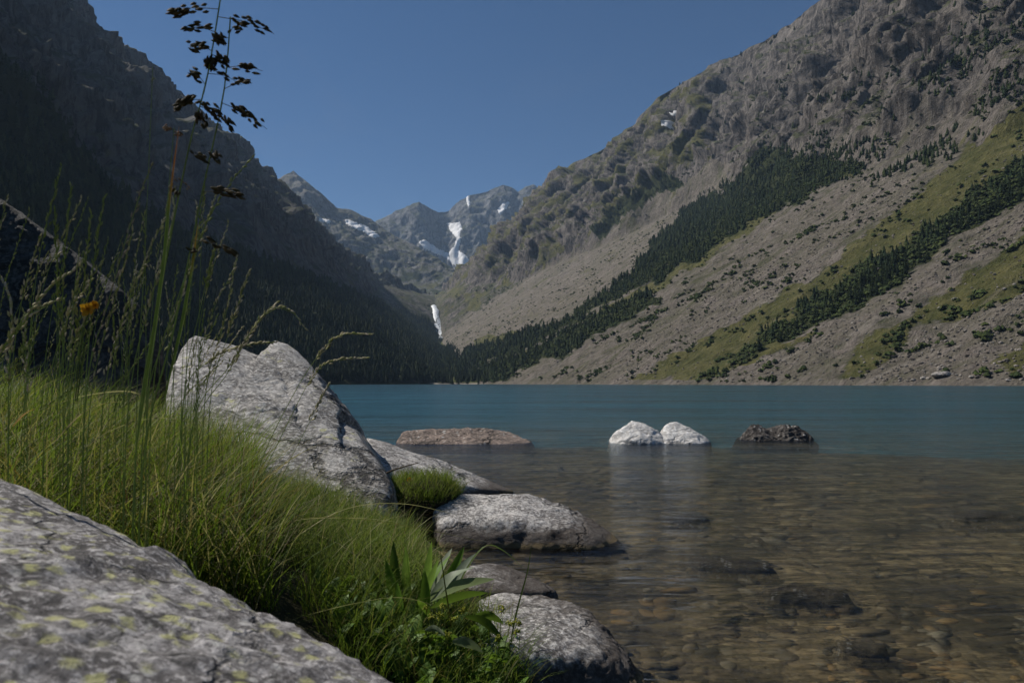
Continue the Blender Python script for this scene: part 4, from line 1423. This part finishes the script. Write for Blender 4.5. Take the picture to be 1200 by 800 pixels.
def stalk(ctrl, label, head='spike', hl=0.28, rad=0.0011, cols=SEED_PALE, dens=26, size=0.008, spread=0.006, stemc=STEM_G, group=TALL, branches=()):
    """a flowering stalk: stem and seed head; ctrl are (px, py, distance) points from the foot up"""
    C = [pt(*c) for c in ctrl]
    # root it in the turf
    f = C[0].copy()
    gz = ground_h(f[0], f[1]).item()
    if f[2] > gz + 0.02:
        C = [np.array([f[0] - 0.25 * (C[1][0] - f[0]), f[1], gz - 0.01])] + C
    P = curve3(C, 22)
    root = link('grass_stalk', None, None, P[0])
    tag(root, label, 'grass stalk', group)
    o = P[0]
    mb = MB()
    mb.tube(P, np.linspace(rad, rad * 0.45, len(P)), stemc, 5)
    mb.build('stem', MAT['stem'], root, o)
    L = np.concatenate([[0], np.cumsum(np.linalg.norm(np.diff(P, axis=0), axis=1))])

    def at(s):
        return np.array([np.interp(s * L[-1], L, P[:, i]) for i in range(3)])

    hb = MB()
    R = random
    if head == 'spike':
        for k in range(dens):
            s = 1 - hl * (k / dens) ** 0.9
            c = at(s)
            ax = at(min(1, s + 0.02)) - at(s - 0.02)
            ax /= np.linalg.norm(ax) + 1e-9
            off = np.array([R.uniform(-1, 1), R.uniform(-1, 1), R.uniform(-.6, .6)])
            off -= ax * (off @ ax)
            off /= np.linalg.norm(off) + 1e-9
            dd = ax + off * R.uniform(.15, .6)
            hb.blob(c + off * spread * R.uniform(.3, 1.2) * (0.4 + k / dens) + ax * size * .4, dd, size * .20, size * R.uniform(.8, 1.4), cols[R.randrange(len(cols))], 4)
    else:
        # open panicle: side branches carrying clusters
        for (s, bx, by, cl) in branches:
            c = at(s)
            tip = c + np.array([bx, R.uniform(-.01, .01), by])
            B = curve3([c, c * .5 + tip * .5 + np.array([0, 0, .006]), tip], 7)
            hb.tube(B, np.linspace(rad * .35, rad * .2, 7), (0.10, 0.08, 0.05), 4)
            for k in range(int(cl * 1.3)):
                u = R.uniform(0.40, 1.0)
                q = B[int(u * 6)] + np.array([R.uniform(-1, 1), R.uniform(-1, 1), R.uniform(-1, 1)]) * size * .45
                ax = np.array([bx * .8 + R.uniform(-.012, .012), R.uniform(-.01, .01), by + R.uniform(-.02, .008)])
                hb.blob(q, ax, size * .17, size * R.uniform(.6, 1.15), cols[R.randrange(len(cols))], 5)
    if hb.n:
        s0 = 1 - hl if head == 'spike' else min(b_[0] for b_ in branches)
        hb.tube(np.array([at(u) for u in np.linspace(s0, 1, 8)]), rad * 0.62, stemc, 5)
        hb.build('seed_head', MAT['seed'], root, o)
    return root


dk = dict(head='panicle', cols=SEED_DARK, size=0.0165, rad=0.0020)
stalk([(160, 520, 1.25), (190, 330, 1.24), (222, 170, 1.22), (243, 90, 1.21), (262, -25, 1.20)], 'left of the two tall dark panicle stalks rising to the top edge',
      branches=[(.98, .03, .02, 6), (.96, -.09, -.012, 22), (.95, .10, -.03, 16), (.93, -.05, .0, 10), (.92, .02, -.01, 20), (.905, -.045, .01, 14), (.90, .03, -.02, 18), (.885, .0, .0, 22), (.875, .06, -.02, 6),
                (.86, -.025, .02, 10), (.84, -.05, -.015, 26), (.83, .04, -.02, 20), (.82, .012, -.025, 12), (.77, .03, -.02, 8), (.72, -.01, -.01, 4)], **dk)
stalk([(168, 540, 1.3), (205, 380, 1.29), (238, 220, 1.27), (262, 110, 1.26), (270, 20, 1.25)], 'right of the two tall dark panicle stalks rising to the top edge',
      branches=[(.98, .02, .01, 8), (.93, .065, -.005, 12), (.90, .05, .012, 8), (.88, .08, -.045, 26), (.86, .03, -.03, 10), (.80, .02, -.012, 8), (.75, .085, -.01, 26), (.68, .09, -.03, 14), (.66, .012, .004, 3)], **dk)
stalk([(160, 480, 1.35), (168, 330, 1.34), (174, 200, 1.33), (179, 78, 1.32)], 'thin wispy stalk just left of the two tall dark panicles', head='panicle', cols=SEED_PALE, size=.007, rad=.0010,
      branches=[(.97, .01, .01, 3), (.80, -.025, .0, 3), (.72, -.03, -.003, 3), (.68, .02, -.01, 4), (.66, -.02, .012, 5)])
stalk([(178, 470, 1.3), (205, 360, 1.3), (240, 265, 1.3), (272, 212, 1.3), (296, 184, 1.3)], 'green stalk bending right towards the pointed peak', cols=SEED_GREEN, hl=.22, dens=22, size=.010)
# reddish seed tufts beside the dark panicles
stalk([(172, 500, 1.28), (186, 360, 1.28), (196, 240, 1.27), (204, 150, 1.26)], 'stalk with a small pinkish tuft beside the left dark panicle', head='panicle', cols=[(.30, .16, .10), (.36, .24, .15), (.22, .12, .07)], size=.009,
      branches=[(.995, -.025, .005, 16), (.985, .012, .002, 10), (.92, .045, -.035, 5)])
sp = [
    ([(70, 450, 1.5), (68, 340, 1.5), (64, 246, 1.5)], 'left of the twin green spikes at the left edge', SEED_GREEN, .30),
    ([(74, 450, 1.5), (74, 330, 1.5), (83, 218, 1.5)], 'right of the twin green spikes at the left edge', SEED_GREEN, .32),
    ([(82, 470, 1.45), (97, 340, 1.45), (107, 250, 1.45)], 'green spike above the yellow flower', SEED_GREEN, .36),
    ([(86, 470, 1.5), (108, 320, 1.5), (122, 232, 1.5)], 'green spike leaning right above the yellow flower', SEED_GREEN, .36),
    ([(100, 470, 1.4), (128, 350, 1.4), (160, 240, 1.4), (177, 195, 1.4)], 'pinkish pale spike reaching highest of the middle clump', [(.42, .34, .27), (.38, .30, .24), (.30, .27, .16)], .42),
    ([(105, 480, 1.45), (135, 350, 1.45), (156, 270, 1.45)], 'pale spike just below the pinkish one', SEED_PALE, .4),
    ([(120, 480, 1.5), (148, 360, 1.5), (172, 300, 1.5), (190, 262, 1.5)], 'pale spike leaning right between the clump and the dark panicles', SEED_PALE, .4),
    ([(150, 480, 1.4), (180, 340, 1.4), (200, 270, 1.4), (205, 225, 1.4)], 'pale spike crossing behind the left dark panicle stem', SEED_PALE, .3),
    ([(170, 480, 1.5), (205, 370, 1.5), (228, 290, 1.5), (231, 240, 1.5)], 'pale spike right beside the dark panicle stems', SEED_PALE, .35),
    ([(215, 470, 1.7), (235, 360, 1.7), (252, 290, 1.7)], 'thin green stalk right of the dark panicle stems', SEED_GREEN, .12),
    ([(240, 470, 1.8), (262, 380, 1.8), (277, 302, 1.8)], 'pale upright panicle above the leaning boulder', SEED_PALE, .36),
    ([(246, 475, 1.85), (268, 390, 1.85), (292, 318, 1.85)], 'pale side spike above the leaning boulder', SEED_PALE, .22),
    ([(225, 500, 1.7), (268, 430, 1.7), (310, 368, 1.7), (338, 362, 1.7), (357, 384, 1.7)], 'arching pale spike nodding over the top of the leaning boulder', SEED_PALE, .34),
    ([(225, 510, 1.75), (268, 435, 1.75), (300, 380, 1.75), (324, 355, 1.75)], 'pale spike beside the arching one', SEED_PALE, .25),
    ([(300, 560, 2.0), (345, 460, 2.0), (385, 402, 2.0), (410, 391, 2.0), (434, 392, 2.0)], 'upper of two pale spikes pointing right over the lake', SEED_PALE, .22),
    ([(290, 600, 2.0), (335, 500, 2.0), (370, 436, 2.0), (398, 421, 2.0), (430, 419, 2.0)], 'lower of two pale spikes pointing right over the lake', SEED_PALE, .26),
    ([(215, 470, 1.8), (250, 420, 1.8), (290, 404, 1.8), (322, 401, 1.8)], 'short pale spike across the top of the leaning boulder', SEED_PALE, .25),
    ([(-20, 470, 1.2), (10, 400, 1.2), (50, 345, 1.2), (92, 312, 1.2)], 'upper arching pale spike entering from the left edge', SEED_PALE, .45),
    ([(-25, 480, 1.2), (8, 405, 1.2), (40, 365, 1.2), (66, 352, 1.2)], 'lower arching pale spike entering from the left edge', SEED_PALE, .5),
    ([(10, 460, 1.3), (14, 400, 1.3), (10, 345, 1.3), (-4, 318, 1.3)], 'thin stalk nodding left at the left edge', SEED_PALE, .3),
    ([(285, 700, 2.1), (300, 640, 2.1), (330, 560, 2.1), (365, 490, 2.1), (385, 450, 2.1)], 'long pale stalk leaning across the face of the leaning boulder', SEED_PALE, .18)]
for ctrl, lab, cols, hl in sp:
    stalk(ctrl, lab, cols=cols, hl=hl, dens=40, size=.0125, rad=.0013)
for k in range(70):
    x0 = random.uniform(-30, 235)
    d = random.uniform(1.35, 2.6)
    h = random.uniform(90, 290) * 1.6 / d ** .6
    y0 = 480 + random.uniform(-20, 60)
    dx = random.uniform(-15, 70)
    stalk([(x0, y0, d), (x0 + dx * .35, y0 - h * .5, d), (x0 + dx, y0 - h * .85, d)], 'slender grass stalk with a thin pale head, one of many in the tall clump',
          cols=SEED_PALE if k % 2 else SEED_GREEN, hl=random.uniform(.15, .35), dens=24, size=.011, rad=.0010, group='slender stalks of the tall clump')


def blade(ctrl, w, col, label, name='grass_shoot', group='long single blades', tipc=None):
    C = [pt(*c) for c in ctrl]
    P = curve3(C, 18)
    t = np.linspace(0, 1, 18)
    W = w * np.clip(np.minimum(0.35 + 2.5 * t, (1 - t) ** .7 * 1.3), 0.03, 1)
    c = np.tile(np.array(col, float), (18, 1))
    if tipc is not None:
        k = smooth(t, .55, .85)[:, None]
        c = c * (1 - k) + np.array(tipc) * k
    mb = MB()
    mb.ribbon(P, W, (0.8, -0.5, 0.3), c, 0.35)
    o = mb.build(name, MAT['grass'], None, P[0])
    o.location = P[0]
    tag(o, label, 'grass', group)


blade([(158, 540, 1.2), (190, 330, 1.2), (200, 230, 1.2), (210, 148, 1.2)], .0062, (.22, .30, .05), 'upright blade with an orange-red tip beside the dark panicles', tipc=(.75, .20, .03))
blade([(190, 480, 1.3), (214, 380, 1.3), (226, 310, 1.3), (232, 262, 1.3)], .0055, (.22, .30, .05), 'blade turning orange right of the panicle stems', tipc=(.70, .30, .04))
blade([(330, 640, 2.2), (400, 598, 2.2), (470, 590, 2.2), (540, 604, 2.2)], .0032, (.42, .36, .20), 'upper dry straw lying right across the pale grass cushion')
blade([(310, 610, 2.2), (390, 606, 2.2), (470, 615, 2.2), (575, 636, 2.1)], .0022, (.16, .12, .06), 'long brown straw reaching to the broad-leaved plant')
blade([(300, 625, 2.3), (350, 609, 2.3), (420, 607, 2.3), (470, 612, 2.3)], .0032, (.44, .38, .22), 'middle dry straw on the pale grass cushion')
blade([(360, 720, 1.5), (420, 706, 1.5), (470, 700, 1.5), (520, 712, 1.5)], .0030, (.30, .28, .14), 'dry straw lying along the edge of the near block')
blade([(290, 690, 1.9), (330, 640, 1.9), (352, 580, 1.9), (364, 520, 1.9)], .0024, (.36, .36, .18), 'pale blade leaning across the foot of the leaning boulder')
blade([(255, 700, 1.8), (262, 620, 1.8), (268, 560, 1.8), (280, 515, 1.8)], .0022, (.42, .40, .28), 'upright bleached blade left of the leaning boulder')
blade([(520, 725, 2.0), (545, 670, 2.0), (568, 640, 2.0), (590, 645, 2.0), (616, 668, 2.0)], .0032, (.16, .22, .07), 'green blade arching over the broad leaves towards the water')
blade([(597, 760, 1.9), (606, 715, 1.9), (618, 670, 1.9), (623, 638, 1.9)], .0030, (.09, .14, .03), 'upright green blade in front of the rounded granite boulder')
blade([(530, 735, 1.9), (524, 700, 1.9), (518, 660, 1.9), (515, 638, 1.9)], .0028, (.14, .12, .04), 'reddish-green upright blade among the broad leaves')
blade([(580, 800, 1.7), (600, 770, 1.7), (625, 750, 1.7), (655, 742, 1.7)], .0026, (.13, .17, .05), 'low blade curving over the front of the rounded granite boulder')
blade([(590, 800, 1.7), (605, 775, 1.7), (625, 763, 1.7), (648, 768, 1.7)], .0020, (.20, .20, .09), 'small blade tip drooping in front of the rounded granite boulder')
blade([(180, 470, 1.6), (150, 458, 1.6), (100, 463, 1.6), (60, 475, 1.6)], .0030, (.45, .38, .22), 'dry straw arching left in the tall clump')
blade([(62, 520, 1.4), (90, 490, 1.4), (115, 475, 1.4), (145, 470, 1.4)], .0030, (.40, .30, .14), 'dry straw leaning right in the tall clump')
blade([(15, 500, 1.3), (30, 485, 1.3), (42, 478, 1.3)], .0060, (.40, .20, .07), 'short orange-brown dead leaf at the left edge')
blade([(60, 560, 1.4), (120, 510, 1.4), (180, 490, 1.4), (240, 496, 1.4)], .0028, (.36, .33, .17), 'long dry straw over the lower tall clump')

# twig on the turf cushion
mb = MB()
P = curve3([pt(438, 563, 4.4), pt(455, 553, 4.45), pt(472, 547, 4.5), pt(490, 542, 4.5)], 10)
mb.tube(P, np.linspace(.007, .003, 10), (.16, .11, .075), 6)
o = mb.build('twig', MAT['seed'], None, P[0])
o.location = P[0]
tag(o, 'thin brown dead twig leaning on the foot of the leaning boulder', 'twig')


# yellow flowers
def flower(px_, py_, d, r, ctrl, label):
    C = [pt(*c) for c in ctrl] + [pt(px_, py_, d)]
    P = curve3(C, 14)
    root = link('yellow_flower', None, None, P[0])
    tag(root, label, 'flower')
    mb = MB()
    mb.tube(P, np.linspace(.0013, .0009, 14), (.12, .16, .03), 5)
    mb.build('stem', MAT['stem'], root, P[0])
    c = P[-1]
    for k in range(7):
        an = 6.283 * k / 7 + random.uniform(-.2, .2)
        dv = np.array([math.cos(an), -0.45, math.sin(an) * .8 + .25])
        dv /= np.linalg.norm(dv)
        B = np.array([c, c + dv * r * .5 + np.array([0, -r * .12, 0]), c + dv * r * random.uniform(.85, 1.1)])
        mb = MB()
        mb.ribbon(curve3(B, 6), r * np.array([.10, .28, .38, .38, .28, .05]), np.cross(dv, (0, 1, 0.2)), (.72, .30, .008), .3)
        mb.build('petal', MAT['flower'], root, P[0])
    mb = MB()
    for k in range(10):
        mb.blob(c + np.array([random.uniform(-1, 1), -.7, random.uniform(-1, 1)]) * r * .22, (0, -1, .3), r * .09, r * .35, (.60, .22, .01), 4)
    mb.build('flower_centre', MAT['flower'], root, P[0])


flower(104, 363, 1.4, .017, [(88, 470, 1.4), (96, 400, 1.4)], 'bright yellow-orange flower standing in the tall grass')
flower(112, 358, 1.42, .012, [(90, 470, 1.42), (100, 400, 1.42)], 'smaller yellow bloom touching the bright yellow-orange flower')
flower(480, 562, 4.6, .02, [(480, 572, 4.6)], 'tiny yellow flower on the turf cushion')


# broad-leaved plant
def leaf_mesh(mb, base, tip, w, sag, col, side, n=10):
    base, tip = np.array(base), np.array(tip)
    mid = (base + tip) / 2 + np.array(sag)
    P = curve3([base, mid, tip], n)
    t = np.linspace(0, 1, n)
    W = 1.3 * w * np.sin(np.pi * np.clip(t * .93 + .05, 0, 1)) ** .85
    W[-1] = .0005
    c = np.tile(np.array(col, float), (n, 1)) * np.random.RandomState(int(abs(base[0]) * 1e4) % 999).uniform(.9, 1.1, (n, 1))
    mb.ribbon(P, W, side, c, 0.28)


def leafy(specs, root_px, label, d):
    o = pt(*root_px)
    o[2] = min(o[2], ground_h(o[0], o[1]).item() + 0.02)
    root = link('broad_leaved_plant', None, None, o)
    tag(root, label, 'plant')
    for (bx, by, bd, tx, ty, td, w, col, side, sg) in specs:
        mb = MB()
        leaf_mesh(mb, pt(bx, by, bd), pt(tx, ty, td), w, sg, col, side)
        q = mb.build('leaf', MAT['leaf'], root, o)
        sb = MB()
        B = pt(bx, by, bd)
        sb.tube(curve3([o, (o + B) / 2 + np.array([0, 0, -.01]), B], 6), np.linspace(.0028, .0018, 6), (.09, .13, .035), 5)
        sb.build('leaf_stalk', MAT['stem'], root, o)


LG, LD, LP = (.13, .25, .025), (.075, .15, .025), (.26, .31, .21)  # LP carries the pale sheen of reflecting leaves in its colour
S1, S2, S3 = (0.9, -.3, 0), (0.2, -.5, .8), (0.75, -.55, .35)
LY = (.17, .29, .03)
leafy([(478, 728, 2.15, 461, 634, 2.15, .015, LD, S1, (-.01, -.01, 0)),
       (482, 728, 2.15, 476, 638, 2.18, .016, LY, S3, (0, -.02, 0)),
       (486, 728, 2.12, 506, 634, 2.16, .016, LY, S3, (.012, -.01, .0)),
       (476, 725, 2.10, 452, 655, 2.10, .015, LG, S1, (0, -.02, 0)),
       (484, 722, 2.05, 514, 655, 2.05, .012, LY, S3, (.01, -.01, .01)),
       (470, 728, 2.08, 437, 668, 2.08, .012, LD, S1, (-.01, -.01, .01)),
       (490, 722, 2.05, 528, 650, 2.10, .013, LG, S3, (-.01, 0, .01)),
       (466, 735, 2.0, 446, 694, 2.0, .012, LG, S1, (0, 0, .01)),
       (492, 738, 1.98, 498, 668, 2.0, .013, LY, S1, (.01, 0, 0)),
       (474, 738, 1.95, 466, 682, 1.98, .013, LG, S3, (0, 0, 0))],
      (482, 745, 2.1), 'bright green upright broad leaves beside the grass cushion', 2.1)
leafy([(500, 706, 2.0, 556, 664, 1.95, .015, LP, S3, (0, -.01, .02)),
       (494, 708, 2.0, 580, 678, 1.95, .016, LP, S2, (0, -.01, .018)),
       (505, 712, 1.95, 572, 694, 1.9, .012, LD, S2, (0, -.01, .012)),
       (520, 700, 2.05, 558, 648, 2.1, .012, LP, S1, (0, 0, .01)),
       (505, 698, 2.1, 530, 642, 2.12, .012, (.30, .34, .25), S3, (0, 0, .01)),  # painted sheen again, slightly paler
       (512, 702, 2.1, 544, 640, 2.12, .011, LG, S1, (.01, 0, .01)),
       (530, 752, 1.8, 566, 764, 1.75, .014, LP, S2, (0, -.01, .012)),
       (498, 738, 1.8, 522, 744, 1.72, .007, LP, S2, (0, 0, .010)),
       (552, 724, 1.85, 590, 730, 1.85, .013, LD, S2, (0, 0, .012)),
       (505, 724, 1.9, 490, 702, 1.85, .011, LG, S3, (0, 0, .01)),
       (545, 722, 1.85, 590, 750, 1.8, .012, LD, S3, (0, 0, .015))],
      (512, 750, 1.95), 'broad-leaved plant with drooping leaves, sheen painted grey-green, by the water', 1.95)


# lime-green flowering herb
def herb(clusters, root_px, label):
    o = pt(*root_px)
    o[2] = ground_h(o[0], o[1]).item()
    root = link('flowering_herb', None, None, o)
    tag(root, label, 'plant')
    for (x, y, d, r) in clusters:
        c = pt(x, y, d)
        P = curve3([o, (o + c) / 2 + np.array([random.uniform(-.02, .02), 0, -.01]), c], 10)
        mb = MB()
        mb.tube(P, np.linspace(.0016, .0009, 10), (.10, .15, .03), 5)
        mb.build('stem', MAT['stem'], root, o)
        mb = MB()
        for k in range(34):
            v_ = np.array([random.gauss(0, 1), random.gauss(0, 1), random.gauss(0, .7)])
            v_ = v_ / np.linalg.norm(v_) * r * random.uniform(.35, 1.0)
            mb.blob(c + v_, v_, .0022, .0052, random.choice([(.36, .38, .03), (.28, .33, .03), (.44, .42, .05)]), 4)
        mb.build('flower_cluster', MAT['flower'], root, o)
        for s_ in (-1, 1):
            k = random.randrange(3, 7)
            mb = MB()
            leaf_mesh(mb, P[k], P[k] + np.array([s_ * .035, random.uniform(-.02, .01), random.uniform(-.005, .02)]), .008, (0, 0, .006), LG, (0, -.7, .7), 6)
            mb.build('leaf', MAT['leaf'], root, o)


herb([(499, 712, 1.82, .009), (506, 722, 1.8, .010), (516, 721, 1.8, .012), (519, 710, 1.83, .009), (533, 724, 1.8, .010), (543, 715, 1.82, .011), (524, 744, 1.74, .013)],
     (512, 790, 1.85), 'lime-green flowering herb in front of the drooping sheen-painted leaves')
herb([(588, 713, 1.82, .012), (598, 730, 1.78, .011), (607, 728, 1.78, .012), (584, 747, 1.74, .010), (606, 740, 1.76, .008)],
     (568, 800, 1.85), 'lime-green flowering herb against the rounded granite boulder')
# low dark leaves filling the hollow between the near block and the water
mb = MB()
fill = px_area([(380, 690), (520, 690), (600, 740), (600, 850), (520, 850), (380, 740)], 420, 1.15, 2.3, RNG)
for p in fill:
    an = random.uniform(0, 6.28)
    l = random.uniform(.03, .09)
    dv = np.array([math.cos(an), math.sin(an), random.uniform(.5, 1.6)])
    dv /= np.linalg.norm(dv)
    leaf_mesh(mb, p, p + dv * l, l * .22, (0, 0, .01), random.choice([LG, LD, (.10, .19, .02)]), (-math.sin(an), math.cos(an), .2), 5)
o = mb.build('undergrowth', MAT['leaf'])
tag(o, 'low green leaves filling the hollow between near block and water', 'undergrowth', kind='stuff')
mb = MB()
blades(mb, px_area([(330, 690), (560, 690), (620, 780), (620, 850), (420, 800)], 2600, 1.1, 2.6, RNG), RNG.uniform(0.05, 0.16, 2600), RNG.uniform(0.0009, 0.0018, 2600), .4, .6, LUSH, RNG, 4)
o = mb.build('grass', MAT['grass'])
tag(o, 'dark green grass at the water edge among the broad leaves', 'grass', kind='stuff')

# ------------------------------------------------------------------ mountain air
bm = bmesh.new()
xs, ys, zs = (-6300, 6300), (-1000, 7000), (-20, 1750)
bv = [bm.verts.new((x, y, z)) for z in zs for y in ys for x in xs]
for f in ((0, 2, 3, 1), (4, 5, 7, 6), (0, 1, 5, 4), (1, 3, 7, 5), (3, 2, 6, 7), (2, 0, 4, 6)):
    bm.faces.new([bv[i] for i in f])
me = bpy.data.meshes.new('haze')
bm.to_mesh(me)
g = G('haze')
pv = g.n('VolumePrincipled', {'Color': (0.50, 0.70, 1.0, 1), 'Density': 0.000045, 'Anisotropy': 0.1})
g.surf(pv.outputs[0], 'Volume')
me.materials.append(g.m)
tag(link('haze', me), kind='stuff')
